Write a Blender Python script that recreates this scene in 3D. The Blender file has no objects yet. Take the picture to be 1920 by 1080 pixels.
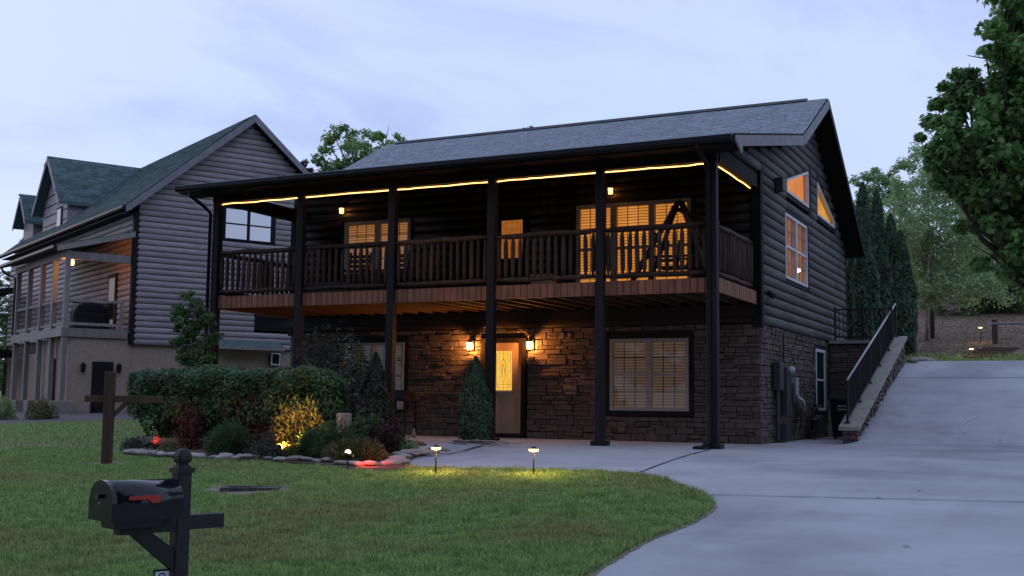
import bpy, math, random
import numpy as np
from mathutils import Vector, Matrix
from mathutils.geometry import delaunay_2d_cdt

random.seed(7)
RNG = np.random.default_rng(7)
S = bpy.context.scene
COL = S.collection
PI = math.pi

# ------------------------------------------------------------------ camera
CAM = np.array([5.856, -23.521, 0.780])
YAW, PITCH, ROLL, FPX = 0.457, 0.100, 0.011, 2153.15
_fw = np.array([-math.sin(YAW) * math.cos(PITCH), math.cos(YAW) * math.cos(PITCH), math.sin(PITCH)])
_r = np.array([math.cos(YAW), math.sin(YAW), 0.0])
_u = np.cross(_r, _fw)
R2 = _r * math.cos(ROLL) + _u * math.sin(ROLL)
U2 = -_r * math.sin(ROLL) + _u * math.cos(ROLL)
cam_data = bpy.data.cameras.new('camera')
cam_data.sensor_width = 36.0
cam_data.lens = FPX / 1920 * 36.0
cam_data.clip_start = 0.1
cam_data.clip_end = 2000
cam = bpy.data.objects.new('camera', cam_data)
COL.objects.link(cam)
cam.matrix_world = Matrix(((R2[0], U2[0], -_fw[0], CAM[0]), (R2[1], U2[1], -_fw[1], CAM[1]),
                           (R2[2], U2[2], -_fw[2], CAM[2]), (0, 0, 0, 1)))
S.camera = cam

def at(u, v, d):
    """world point seen at photo pixel (u, v), d metres deep"""
    return CAM + d * (_fw + R2 * (u - 960) / FPX - U2 * (v - 540) / FPX)

# ------------------------------------------------------------------ world, sun, exposure
SUN_EL, SUN_AZ = math.radians(6.0), math.radians(-78)     # low sun, out of view to the left
world = bpy.data.worlds.new('World')
S.world = world
world.use_nodes = True
wn, wl = world.node_tree.nodes, world.node_tree.links
wn.clear()
w_out = wn.new('ShaderNodeOutputWorld')
w_bg = wn.new('ShaderNodeBackground')
w_bg.inputs['Strength'].default_value = 0.15
sky = wn.new('ShaderNodeTexSky')
sky.sky_type = 'NISHITA'
sky.sun_disc = False
sky.sun_elevation = SUN_EL
sky.sun_rotation = SUN_AZ
sky.air_density = 1.0
sky.dust_density = 1.2
sky.ozone_density = 2.2
tc = wn.new('ShaderNodeTexCoord')
sep = wn.new('ShaderNodeSeparateXYZ')
wl.new(tc.outputs['Generated'], sep.inputs[0])
def wmath(op, a, b=None):
    n = wn.new('ShaderNodeMath'); n.operation = op
    for k, q in enumerate((a, b)):
        if q is None: continue
        if isinstance(q, (int, float)): n.inputs[k].default_value = q
        else: wl.new(q, n.inputs[k])
    return n.outputs[0]
zz = wmath('MAXIMUM', wmath('ADD', sep.outputs['Z'], 0.16), 0.05)
comb = wn.new('ShaderNodeCombineXYZ')
CLOUD_OFF = (20.15, 5.0)
wl.new(wmath('ADD', wmath('DIVIDE', sep.outputs['X'], zz), CLOUD_OFF[0]), comb.inputs[0])
wl.new(wmath('ADD', wmath('DIVIDE', sep.outputs['Y'], zz), CLOUD_OFF[1]), comb.inputs[1])
def wnoise(scale, detail, rough, dist=0.0):
    n = wn.new('ShaderNodeTexNoise')
    n.inputs['Scale'].default_value = scale; n.inputs['Detail'].default_value = detail
    n.inputs['Roughness'].default_value = rough; n.inputs['Distortion'].default_value = dist
    wl.new(comb.outputs[0], n.inputs['Vector']); return n.outputs['Fac']
def wramp(f, a, b):
    n = wn.new('ShaderNodeMapRange'); n.interpolation_type = 'SMOOTHSTEP'
    wl.new(f, n.inputs['Value']); n.inputs['From Min'].default_value = a; n.inputs['From Max'].default_value = b
    return n.outputs['Result']
def wmix(f, a, b):
    n = wn.new('ShaderNodeMix'); n.data_type = 'RGBA'
    if isinstance(f, float): n.inputs['Factor'].default_value = f
    else: wl.new(f, n.inputs['Factor'])
    for k, q in (('A', a), ('B', b)):
        s = [i for i in n.inputs if i.name == k and i.type == 'RGBA'][0]
        if isinstance(q, tuple): s.default_value = (*q, 1)
        else: wl.new(q, s)
    return [o for o in n.outputs if o.type == 'RGBA'][0]
veil = wramp(wnoise(0.55, 3, 0.5), 0.25, 0.85)              # thin high veil, pale lilac
cl = wramp(wnoise(1.25, 6, 0.58, 0.35), 0.48, 0.72)         # greyer dusk clouds
SKY_PALE, SKY_LILAC, SKY_GREY = (4.1, 5.15, 7.9), (4.7, 5.15, 7.4), (2.75, 3.35, 5.4)
base = wmix(0.80, sky.outputs[0], SKY_PALE)
c1 = wmix(wmath('MULTIPLY', veil, 0.8), base, SKY_LILAC)
c2 = wmix(wmath('MULTIPLY', cl, 0.8), c1, SKY_GREY)
wl.new(c2, w_bg.inputs['Color'])
wl.new(w_bg.outputs[0], w_out.inputs['Surface'])

sun_d = bpy.data.lights.new('sun', 'SUN')
sun_d.energy = 0.2
sun_d.angle = math.radians(20)
sun_d.color = (1.0, 0.86, 0.78)
sun = bpy.data.objects.new('sun', sun_d)
COL.objects.link(sun)
_sd = Vector((math.sin(SUN_AZ) * math.cos(SUN_EL), math.cos(SUN_AZ) * math.cos(SUN_EL), math.sin(SUN_EL)))
sun.rotation_euler = _sd.to_track_quat('Z', 'Y').to_euler()

S.view_settings.view_transform = 'Standard'
S.view_settings.look = 'None'
S.view_settings.exposure = 0.10
S.view_settings.gamma = 1.0
S.view_settings.use_curve_mapping = False
S.render.engine = 'CYCLES'
S.cycles.use_denoising = True
S.cycles.max_bounces = 6
S.cycles.diffuse_bounces = 5
S.cycles.glossy_bounces = 2
S.cycles.transparent_max_bounces = 8
S.cycles.transmission_bounces = 3
S.cycles.sample_clamp_indirect = 3.0
S.cycles.caustics_reflective = False
S.cycles.caustics_refractive = False

# ------------------------------------------------------------------ materials
MATS = {}
def mat(name, c1, c2=None, scale=6.0, rough=0.8, bump=0.0, var=0.0, stretch=(1, 1, 1), spec=0.3, detail=5,
        c3=None, scale3=1.0, hue=0.0, island=0.0, metal=0.0, transl=0.0, bscale=None, lo=0.35, hi=0.65):
    m = bpy.data.materials.new(name)
    m.use_nodes = True
    n, l = m.node_tree.nodes, m.node_tree.links
    b = n['Principled BSDF']
    b.inputs['Roughness'].default_value = rough
    b.inputs['Specular IOR Level'].default_value = spec
    b.inputs['Metallic'].default_value = metal
    geo = n.new('ShaderNodeNewGeometry')
    mp = n.new('ShaderNodeMapping'); mp.inputs['Scale'].default_value = stretch
    l.new(geo.outputs['Position'], mp.inputs['Vector'])
    def noise(s, d=detail):
        t = n.new('ShaderNodeTexNoise'); t.inputs['Scale'].default_value = s; t.inputs['Detail'].default_value = d
        t.inputs['Roughness'].default_value = 0.6
        l.new(mp.outputs[0], t.inputs['Vector']); return t.outputs['Fac']
    def rng(f, a, bb, c=0.0, d=1.0):
        t = n.new('ShaderNodeMapRange'); l.new(f, t.inputs['Value'])
        for k, q in zip(('From Min', 'From Max', 'To Min', 'To Max'), (a, bb, c, d)): t.inputs[k].default_value = q
        return t.outputs['Result']
    def mix(f, A, B, blend='MIX'):
        t = n.new('ShaderNodeMix'); t.data_type = 'RGBA'; t.blend_type = blend
        if isinstance(f, float): t.inputs['Factor'].default_value = f
        else: l.new(f, t.inputs['Factor'])
        for k, q in (('A', A), ('B', B)):
            s = [i for i in t.inputs if i.name == k and i.type == 'RGBA'][0]
            if isinstance(q, tuple): s.default_value = (*q, 1)
            else: l.new(q, s)
        return [o for o in t.outputs if o.type == 'RGBA'][0]
    col = mix(rng(noise(scale), lo, hi), c1, c2 if c2 else tuple(0.75 * x for x in c1))
    if c3: col = mix(rng(noise(scale3, 3), 0.5, 0.68), col, c3)
    if var or island or hue:
        hsv = n.new('ShaderNodeHueSaturation'); l.new(col, hsv.inputs['Color'])
        oi = n.new('ShaderNodeObjectInfo')
        src = geo.outputs['Random Per Island'] if island else oi.outputs['Random']
        v = var or island
        l.new(rng(src, 0, 1, 1 - v, 1 + v), hsv.inputs['Value'])
        if hue:
            wn_ = n.new('ShaderNodeTexWhiteNoise'); wn_.noise_dimensions = '1D'; l.new(src, wn_.inputs['W'])
            l.new(rng(wn_.outputs['Value'], 0, 1, 0.5 - hue, 0.5 + hue), hsv.inputs['Hue'])
        col = hsv.outputs['Color']
    l.new(col, b.inputs['Base Color'])
    if bump:
        bp = n.new('ShaderNodeBump'); bp.inputs['Strength'].default_value = bump; bp.inputs['Distance'].default_value = 0.02
        l.new(noise(bscale or scale * 2.5), bp.inputs['Height']); l.new(bp.outputs[0], b.inputs['Normal'])
    if transl:
        tr = n.new('ShaderNodeBsdfTranslucent'); l.new(col, tr.inputs['Color'])
        ms = n.new('ShaderNodeMixShader'); ms.inputs[0].default_value = transl
        l.new(b.outputs[0], ms.inputs[1]); l.new(tr.outputs[0], ms.inputs[2])
        l.new(ms.outputs[0], n['Material Output'].inputs['Surface'])
    MATS[name] = m
    return m
def emit(name, c, s, c2=None, scale=8.0):
    m = bpy.data.materials.new(name); m.use_nodes = True
    n, l = m.node_tree.nodes, m.node_tree.links
    b = n['Principled BSDF']; b.inputs['Base Color'].default_value = (*[0.12 * min(1, x) for x in c], 1); b.inputs['Specular IOR Level'].default_value = 0.1
    b.inputs['Emission Color'].default_value = (*c, 1); b.inputs['Emission Strength'].default_value = s
    if c2:
        geo = n.new('ShaderNodeNewGeometry'); t = n.new('ShaderNodeTexNoise'); t.inputs['Scale'].default_value = scale
        l.new(geo.outputs['Position'], t.inputs['Vector'])
        rp = n.new('ShaderNodeValToRGB'); rp.color_ramp.elements[0].position = .3; rp.color_ramp.elements[1].position = .7
        rp.color_ramp.elements[0].color = (*c, 1); rp.color_ramp.elements[1].color = (*c2, 1)
        l.new(t.outputs['Fac'], rp.inputs['Fac']); l.new(rp.outputs[0], b.inputs['Emission Color'])
    MATS[name] = m; return m
def glass(name, tint=(0.9, 0.95, 1.0), refl=0.12, dark=None):
    m = bpy.data.materials.new(name); m.use_nodes = True
    n, l = m.node_tree.nodes, m.node_tree.links
    n.remove(n['Principled BSDF'])
    g = n.new('ShaderNodeBsdfGlossy'); g.inputs['Roughness'].default_value = 0.03
    if dark: t = n.new('ShaderNodeBsdfDiffuse'); t.inputs['Color'].default_value = (*dark, 1)
    else: t = n.new('ShaderNodeBsdfTransparent'); t.inputs['Color'].default_value = (*tint, 1)
    ms = n.new('ShaderNodeMixShader'); ms.inputs[0].default_value = refl
    l.new(t.outputs[0], ms.inputs[1]); l.new(g.outputs[0], ms.inputs[2])
    l.new(ms.outputs[0], n['Material Output'].inputs['Surface'])
    MATS[name] = m; return m

mat('concrete', (0.435, 0.43, 0.445), (0.35, 0.345, 0.36), 0.9, 0.85, 0.12, detail=12, c3=(0.30, 0.295, 0.31), scale3=0.35, bscale=55, lo=.3, hi=.7)
mat('joint', (0.05, 0.05, 0.05), rough=0.9)
def wear(m):
    n, l = m.node_tree.nodes, m.node_tree.links
    b = n['Principled BSDF']; src = b.inputs['Base Color'].links[0].from_socket
    geo = n.new('ShaderNodeNewGeometry')
    def layer(col, scale, stretch, rot, lo, hi, v0, v1, detail=6):
        mp = n.new('ShaderNodeMapping'); mp.inputs['Scale'].default_value = stretch; mp.inputs['Rotation'].default_value = (0, 0, rot); l.new(geo.outputs['Position'], mp.inputs['Vector'])
        t = n.new('ShaderNodeTexNoise'); t.inputs['Scale'].default_value = scale; t.inputs['Detail'].default_value = detail; l.new(mp.outputs[0], t.inputs['Vector'])
        r = n.new('ShaderNodeMapRange'); l.new(t.outputs['Fac'], r.inputs['Value'])
        for k, q in zip(('From Min', 'From Max', 'To Min', 'To Max'), (lo, hi, v0, v1)): r.inputs[k].default_value = q
        x = n.new('ShaderNodeMix'); x.data_type = 'RGBA'; x.blend_type = 'MULTIPLY'; x.inputs['Factor'].default_value = 1.0
        A, B = [i for i in x.inputs if i.type == 'RGBA'][:2]; l.new(col, A)
        cb = n.new('ShaderNodeCombineColor')
        for k in range(3): l.new(r.outputs['Result'], cb.inputs[k])
        l.new(cb.outputs[0], B); return [o for o in x.outputs if o.type == 'RGBA'][0]
    c = layer(src, 0.35, (1, 1, 1), 0, .42, .62, 1.0, .90)               # big damp patches
    c = layer(c, 1.0, (2.2, .16, 1), -.28, .50, .70, 1.0, .93)            # tyre-worn streaks up the drive
    c = layer(c, 2.2, (1, 1, 1), .5, .62, .74, 1.0, .84, 9)               # stains
    c = layer(c, 120, (1, 1, 1), 0, .35, .65, .92, 1.06, 2)               # aggregate
    l.new(c, b.inputs['Base Color'])
wear(MATS['concrete'])
mat('grassground', (0.085, 0.140, 0.040), (0.150, 0.190, 0.070), 5.0, 0.95, 0.3, c3=(0.165, 0.140, 0.085), scale3=0.45, bscale=40)
mat('grass', (0.180, 0.300, 0.080), (0.345, 0.440, 0.165), 6.0, 0.7, island=0.6, hue=0.025, c3=(0.30, 0.300, 0.130), scale3=0.42, spec=0.2, transl=0.3)
mat('mulch', (0.050, 0.034, 0.024), (0.095, 0.066, 0.046), 9, 0.95, 0.6, detail=8, bscale=30)
mat('bank', (0.235, 0.155, 0.105), (0.095, 0.064, 0.045), 4.5, 0.95, 0.8, detail=10, c3=(0.23, 0.165, 0.115), scale3=1.2, bscale=14)
mat('soil', (0.26, 0.205, 0.165), (0.17, 0.135, 0.10), 6, 0.95, 0.5, detail=8, bscale=30)
mat('asphalt', (0.13, 0.125, 0.125), (0.10, 0.095, 0.095), 4, 0.9, 0.2)
mat('darkwood', (0.015, 0.011, 0.010), (0.009, 0.007, 0.006), 5, 0.7, 0.15, 0.25, (1, 1, 0.12), spec=0.12)
mat('postwood', (0.020, 0.017, 0.018), (0.012, 0.010, 0.011), 5, 0.6, 0.12, 0.2, (1, 1, 0.1), spec=0.15)
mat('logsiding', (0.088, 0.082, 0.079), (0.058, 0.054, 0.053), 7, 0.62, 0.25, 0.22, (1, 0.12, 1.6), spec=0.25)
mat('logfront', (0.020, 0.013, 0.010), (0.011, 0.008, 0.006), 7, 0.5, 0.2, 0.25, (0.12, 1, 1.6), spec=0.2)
mat('neighlog', (0.34, 0.285, 0.295), (0.25, 0.21, 0.22), 5, 0.65, 0.2, 0.13, (0.3, 0.3, 2.0), spec=0.3)
mat('raillog', (0.064, 0.037, 0.026), (0.032, 0.019, 0.014), 9, 0.6, 0.35, 0.35, (1, 1, 0.2), spec=0.15)
mat('fasciaboard', (0.26, 0.105, 0.055), (0.175, 0.068, 0.036), 9, 0.6, 0.2, 0.2, (1, 1, 0.15), spec=0.3)
mat('joistwood', (0.085, 0.042, 0.025), (0.055, 0.028, 0.017), 8, 0.7, 0.1, 0.15, (1, 0.1, 1))
mat('shingle', (0.40, 0.425, 0.46), (0.30, 0.32, 0.35), 10, 0.9, 0.5, island=0.10, bscale=80, spec=0.2)
mat('greenshingle', (0.105, 0.150, 0.148), (0.07, 0.105, 0.106), 6, 0.9, 0.4, island=0.28, bscale=60, spec=0.2)
mat('rakeboard', (0.22, 0.21, 0.235), (0.165, 0.16, 0.18), 5, 0.6, 0.08, 0.1)
mat('stone', (0.125, 0.094, 0.078), (0.082, 0.061, 0.050), 6, 0.9, 0.7, 0.22, hue=0.015, bscale=26, detail=8)
mat('stonemass', (0.125, 0.094, 0.078), (0.082, 0.061, 0.050), 6, 0.9, 0.7, island=0.22, hue=0.015, bscale=26, detail=8)
mat('mortar', (0.075, 0.058, 0.049), (0.045, 0.035, 0.030), 12, 0.95, 0.4)
mat('capstone', (0.30, 0.26, 0.23), (0.22, 0.19, 0.17), 5, 0.9, 0.2, 0.1)
mat('stucco', (0.40, 0.305, 0.235), (0.30, 0.225, 0.175), 14, 0.95, 0.5, bscale=50)
mat('stuccopier', (0.30, 0.24, 0.20), (0.21, 0.17, 0.145), 9, 0.95, 0.5, 0.12)
mat('greywood', (0.27, 0.235, 0.22), (0.19, 0.165, 0.155), 8, 0.75, 0.2, 0.15, (1, 1, 0.2))
mat('windowframe', (0.34, 0.29, 0.245), (0.29, 0.25, 0.21), 3, 0.5, 0.0, 0.05)
mat('whiteframe', (0.62, 0.62, 0.64), (0.54, 0.54, 0.57), 3, 0.45)
mat('darktrim', (0.018, 0.018, 0.020), (0.012, 0.012, 0.014), 6, 0.7, 0.1, spec=0.12)
mat('blacksteel', (0.009, 0.009, 0.011), (0.013, 0.013, 0.015), 6, 0.5, spec=0.2)
mat('railsteel', (0.045, 0.048, 0.055), (0.035, 0.038, 0.042), 6, 0.35, spec=0.6)
mat('mailblack', (0.006, 0.007, 0.010), (0.009, 0.010, 0.013), 20, 0.16, 0.03, spec=0.35, bscale=60)
mat('mailpost', (0.034, 0.034, 0.034), (0.025, 0.025, 0.025), 9, 0.6, 0.1, spec=0.15)
mat('flagred', (0.42, 0.035, 0.02), (0.36, 0.03, 0.018), 9, 0.4)
mat('plate', (0.55, 0.60, 0.66), (0.48, 0.53, 0.6), 30, 0.6)
mat('numerals', (0.02, 0.02, 0.05), rough=0.6)
mat('signwood', (0.085, 0.050, 0.032), (0.050, 0.030, 0.020), 8, 0.8, 0.3, 0.1, (1, 1, 0.15))
mat('rock', (0.36, 0.32, 0.29), (0.22, 0.19, 0.175), 5, 0.9, 0.5, 0.28, hue=0.02, bscale=20)
mat('rust', (0.10, 0.09, 0.085), (0.05, 0.045, 0.045), 9, 0.9, 0.4)
mat('doorwood', (0.36, 0.235, 0.145), (0.31, 0.20, 0.12), 6, 0.5, 0.05)
mat('meterbox', (0.05, 0.048, 0.048), (0.035, 0.034, 0.034), 8, 0.5, 0.05, 0.1)
mat('greymetal', (0.42, 0.43, 0.46), (0.34, 0.35, 0.38), 9, 0.4, 0.0, 0.1, metal=0.3)
mat('bark', (0.075, 0.060, 0.050), (0.040, 0.032, 0.027), 8, 0.95, 0.6, 0.1, (1, 1, 0.25))
mat('birchbark', (0.42, 0.38, 0.33), (0.20, 0.17, 0.14), 8, 0.9, 0.3, 0.1, (1, 1, 0.6))
def leafmat(n, c, isl=0.38, hue=0.025, tr=0.4):
    mat(n, c, tuple(0.7 * x for x in c), 0.9, 0.55, island=isl, hue=hue, transl=tr, spec=0.3)
leafmat('leaf_maple', (0.20, 0.36, 0.105))
leafmat('leaf_pale', (0.46, 0.60, 0.29), 0.3)
leafmat('leaf_mid', (0.31, 0.44, 0.19))
leafmat('leaf_back', (0.30, 0.44, 0.15))
leafmat('leaf_conifer', (0.13, 0.225, 0.08), 0.4)
leafmat('leaf_arb', (0.085, 0.15, 0.08), 0.4)
leafmat('leaf_hedge', (0.078, 0.150, 0.062), 0.55)
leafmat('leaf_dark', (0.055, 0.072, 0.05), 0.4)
leafmat('leaf_shrub', (0.075, 0.14, 0.055), 0.4)
leafmat('leaf_gold', (0.17, 0.16, 0.055), 0.35)
leafmat('leaf_red', (0.060, 0.022, 0.020), 0.4)  # barberry's own red, also the painted red glow on the hedge shrub
leafmat('leaf_fallen', (0.19, 0.135, 0.092), 0.5)
leafmat('leaf_brown', (0.075, 0.048, 0.035), 0.4)
emit('ropelight', (1.0, 0.56, 0.20), 4.6, (0.75, 0.30, 0.07), 9.0)
emit('pathglow', (1.0, 0.72, 0.28), 3.0)
emit('spotglow', (1.0, 0.78, 0.40), 7.0)
emit('redglow', (1.0, 0.16, 0.06), 6.0)
emit('redcap', (1.0, 0.66, 0.42), 3.0)
emit('blind_bright', (0.64, 0.195, 0.026), 1.0, (0.82, 0.30, 0.055), 1.3)
emit('gap_bright', (0.40, 0.11, 0.02), 0.45)
emit('blind_mid', (0.50, 0.19, 0.055), 0.75, (0.40, 0.145, 0.040), 1.5)
emit('gap_mid', (0.22, 0.07, 0.02), 0.5)
emit('blind_dim', (0.078, 0.052, 0.037), 1.0, (0.110, 0.060, 0.033), 1.2)
emit('gap_dim', (0.045, 0.02, 0.01), 0.6)
emit('blind_faint', (0.050, 0.040, 0.022), 1.0)
emit('gap_faint', (0.012, 0.009, 0.006), 0.6)
emit('room_orange', (0.72, 0.19, 0.025), 0.9, (0.88, 0.28, 0.05), 1.6)
emit('room_yellow', (0.86, 0.38, 0.05), 0.9, (0.78, 0.27, 0.03), 2.0)
emit('room_dusky', (0.60, 0.20, 0.05), 0.6, (0.24, 0.10, 0.07), 1.4)
emit('doorglass', (0.98, 0.60, 0.10), 0.95, (0.90, 0.48, 0.07), 2.5)
emit('doorglass_up', (0.55, 0.17, 0.03), 0.6, (0.45, 0.13, 0.02), 5)
emit('bulb', (1.0, 0.9, 0.75), 6)
glass('pane', refl=0.018)
glass('darkpane', refl=0.55, dark=(0.01, 0.012, 0.015))
glass('dullpane', refl=0.06, dark=(0.018, 0.019, 0.020))
def lampglass(name, c, s, clear):
    m = bpy.data.materials.new(name); m.use_nodes = True
    n, l = m.node_tree.nodes, m.node_tree.links
    n.remove(n['Principled BSDF'])
    e = n.new('ShaderNodeEmission'); e.inputs['Color'].default_value = (*c, 1); e.inputs['Strength'].default_value = s
    t = n.new('ShaderNodeBsdfTransparent'); ms = n.new('ShaderNodeMixShader'); ms.inputs[0].default_value = clear
    l.new(e.outputs[0], ms.inputs[1]); l.new(t.outputs[0], ms.inputs[2]); l.new(ms.outputs[0], n['Material Output'].inputs['Surface'])
    MATS[name] = m
lampglass('lampglow', (1.0, 0.60, 0.22), 9.0, 0.5)
lampglass('lampglow_small', (1.0, 0.50, 0.16), 5.0, 0.5)

# ------------------------------------------------------------------ mesh helpers
class MB:
    def __init__(s): s.v, s.f = [], []
    def add(s, vs, fs):
        o = len(s.v); s.v += [tuple(map(float, p)) for p in vs]; s.f += [tuple(o + i for i in f) for f in fs]; return s
    def box(s, x0, x1, y0, y1, z0, z1):
        if x0 > x1: x0, x1 = x1, x0
        if y0 > y1: y0, y1 = y1, y0
        if z0 > z1: z0, z1 = z1, z0
        return s.add([(x0, y0, z0), (x1, y0, z0), (x1, y1, z0), (x0, y1, z0), (x0, y0, z1), (x1, y0, z1), (x1, y1, z1), (x0, y1, z1)],
              [(0, 3, 2, 1), (4, 5, 6, 7), (0, 1, 5, 4), (1, 2, 6, 5), (2, 3, 7, 6), (3, 0, 4, 7)])
    def cbox(s, x0, x1, y0, y1, z0, z1, b=0.01):
        """box with its vertical and top edges chamfered by b"""
        def ring(i, z): return [(x0 + i, y0 + b, z), (x0 + b, y0 + i, z), (x1 - b, y0 + i, z), (x1 - i, y0 + b, z),
                                (x1 - i, y1 - b, z), (x1 - b, y1 - i, z), (x0 + b, y1 - i, z), (x0 + i, y1 - b, z)]
        vs = ring(0, z0) + ring(0, z1 - b) + ring(b, z1)
        fs = [tuple(range(7, -1, -1)), tuple(range(16, 24))]
        for k in range(2):
            for i in range(8): fs.append((k * 8 + i, k * 8 + (i + 1) % 8, k * 8 + 8 + (i + 1) % 8, k * 8 + 8 + i))
        return s.add(vs, fs)
    def prism(s, poly, axis, a0, a1):
        """poly of (p, q) extruded along axis ('x': p=y,q=z; 'y': p=x,q=z; 'z': p=x,q=y)"""
        n = len(poly)
        def P(p, q, a): return {'x': (a, p, q), 'y': (p, a, q), 'z': (p, q, a)}[axis]
        vs = [P(p, q, a0) for p, q in poly] + [P(p, q, a1) for p, q in poly]
        fs = [tuple(range(n - 1, -1, -1)), tuple(range(n, 2 * n))] + [(i, (i + 1) % n, n + (i + 1) % n, n + i) for i in range(n)]
        return s.add(vs, fs)
    def tube(s, pts, rad, n=8, caps=True):
        pts = [Vector(p) for p in pts]
        if isinstance(rad, (int, float)): rad = [rad] * len(pts)
        prev = None; o = []; fs = []
        for i, p in enumerate(pts):
            d = (pts[min(i + 1, len(pts) - 1)] - pts[max(i - 1, 0)]).normalized()
            if prev is None: a = d.orthogonal().normalized()
            else:
                a = prev - d * prev.dot(d)
                a = a.normalized() if a.length > 1e-6 else d.orthogonal().normalized()
            prev = a; b = d.cross(a)
            for k in range(n):
                t = 2 * PI * k / n; o.append(p + (a * math.cos(t) + b * math.sin(t)) * rad[i])
        for i in range(len(pts) - 1):
            for k in range(n): fs.append((i * n + k, i * n + (k + 1) % n, (i + 1) * n + (k + 1) % n, (i + 1) * n + k))
        if caps: fs += [tuple(range(n - 1, -1, -1)), tuple(range((len(pts) - 1) * n, len(pts) * n))]
        return s.add(o, fs)
    def lathe(s, prof, c=(0, 0, 0), n=12):
        """prof: list of (r, z)"""
        o = []; fs = []
        for r, z in prof:
            for k in range(n):
                t = 2 * PI * k / n; o.append((c[0] + r * math.cos(t), c[1] + r * math.sin(t), c[2] + z))
        for i in range(len(prof) - 1):
            for k in range(n): fs.append((i * n + k, i * n + (k + 1) % n, (i + 1) * n + (k + 1) % n, (i + 1) * n + k))
        fs += [tuple(range(n - 1, -1, -1)), tuple(range((len(prof) - 1) * n, len(prof) * n))]
        return s.add(o, fs)
    def mesh(s, name, m, smooth=False):
        me = bpy.data.meshes.new(name); me.from_pydata(s.v, [], s.f)
        if m: me.materials.append(MATS[m])
        if smooth: me.polygons.foreach_set('use_smooth', [True] * len(me.polygons))
        me.update(); return me
    def build(s, name, m, parent=None, smooth=False, kind=None):
        return link(name, s.mesh(name, m, smooth), parent, kind=kind)

def link(name, me, parent=None, loc=None, rot=None, scale=None, kind=None):
    o = bpy.data.objects.new(name, me); COL.objects.link(o)
    if parent is not None: o.parent = parent
    if loc is not None: o.location = tuple(loc)
    if rot is not None: o.rotation_euler = rot
    if scale is not None: o.scale = scale
    if kind: o['kind'] = kind
    return o
def tag(o, label, cat, group=None, kind=None):
    o['label'] = label; o['category'] = cat
    if group: o['group'] = group
    if kind: o['kind'] = kind
    return o
def thing(name, label, cat, loc=(0, 0, 0), rotz=0.0, group=None):
    o = bpy.data.objects.new(name, None); COL.objects.link(o); o.location = tuple(loc); o.rotation_euler = (0, 0, rotz)
    o.empty_display_size = 0.2
    return tag(o, label, cat, group)
def copy_tree(o, parent=None):
    c = o.copy(); COL.objects.link(c); c.parent = parent
    for ch in list(o.children): copy_tree(ch, c)
    return c
def npmesh(name, V, F, m):
    """V (n,3) array, F (k,3 or 4) int array"""
    me = bpy.data.meshes.new(name)
    nv, nf, k = len(V), len(F), F.shape[1]
    me.vertices.add(nv); me.vertices.foreach_set('co', np.ascontiguousarray(V, dtype=np.float32).ravel())
    me.loops.add(nf * k); me.loops.foreach_set('vertex_index', np.ascontiguousarray(F, dtype=np.int32).ravel())
    me.polygons.add(nf); me.polygons.foreach_set('loop_start', np.arange(0, nf * k, k, dtype=np.int32))
    me.polygons.foreach_set('loop_total', np.full(nf, k, dtype=np.int32))
    me.materials.append(MATS[m]); me.update(calc_edges=True)
    return me
def lamp(name, parent, loc, power, color, radius=0.04, spot=None, aim=None):
    d = bpy.data.lights.new(name, 'SPOT' if spot else 'POINT')
    d.energy = power; d.color = color; d.shadow_soft_size = radius
    if spot: d.spot_size = math.radians(spot); d.spot_blend = 0.6
    o = bpy.data.objects.new(name, d); COL.objects.link(o); o.parent = parent; o.location = tuple(loc)
    if aim is not None: o.rotation_euler = (Vector(loc) - Vector(aim)).to_track_quat('Z', 'Y').to_euler()
    return o
WARM = (1.0, 0.36, 0.07)

# ------------------------------------------------------------------ terrain
def sm(a, b, x):
    t = min(1.0, max(0.0, (x - a) / (b - a))); return t * t * (3 - 2 * t)
def sp(x, k=1.0): return x if x > 30 * k else k * math.log1p(math.exp(x / k))
def ramp(y): return 0.265 * (sp(y - 0.9, 0.35) - sp(y - 8.7, 0.5))
def h(x, y):
    z = -0.046 * sp(-5.5 - y, 1.0)
    z += sm(1.45, 1.6, x) * ramp(y)
    lvl = 2.42 + (ramp(y) - 2.42) * sm(8.8, 12.5, y)
    z += lvl * sm(7.15, 7.4, y) * sm(-12.2, -11.0, x) * (1 - sm(1.45, 1.6, x))
    hill = 0.17 * sp(y - 13.6, 0.6) if y > 5 else 0.0
    hill = min(hill, 9.0 + 0.03 * (y - 60))
    z += hill * sm(-16, -8, x)
    z += 0.30 * sm(-15, -21, x) * sm(-3, 6, y)                  # neighbour's plot lies a little higher
    z += 0.05 * sp(y - 28, 3) * (1 - sm(-16, -8, x))
    return z

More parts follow.
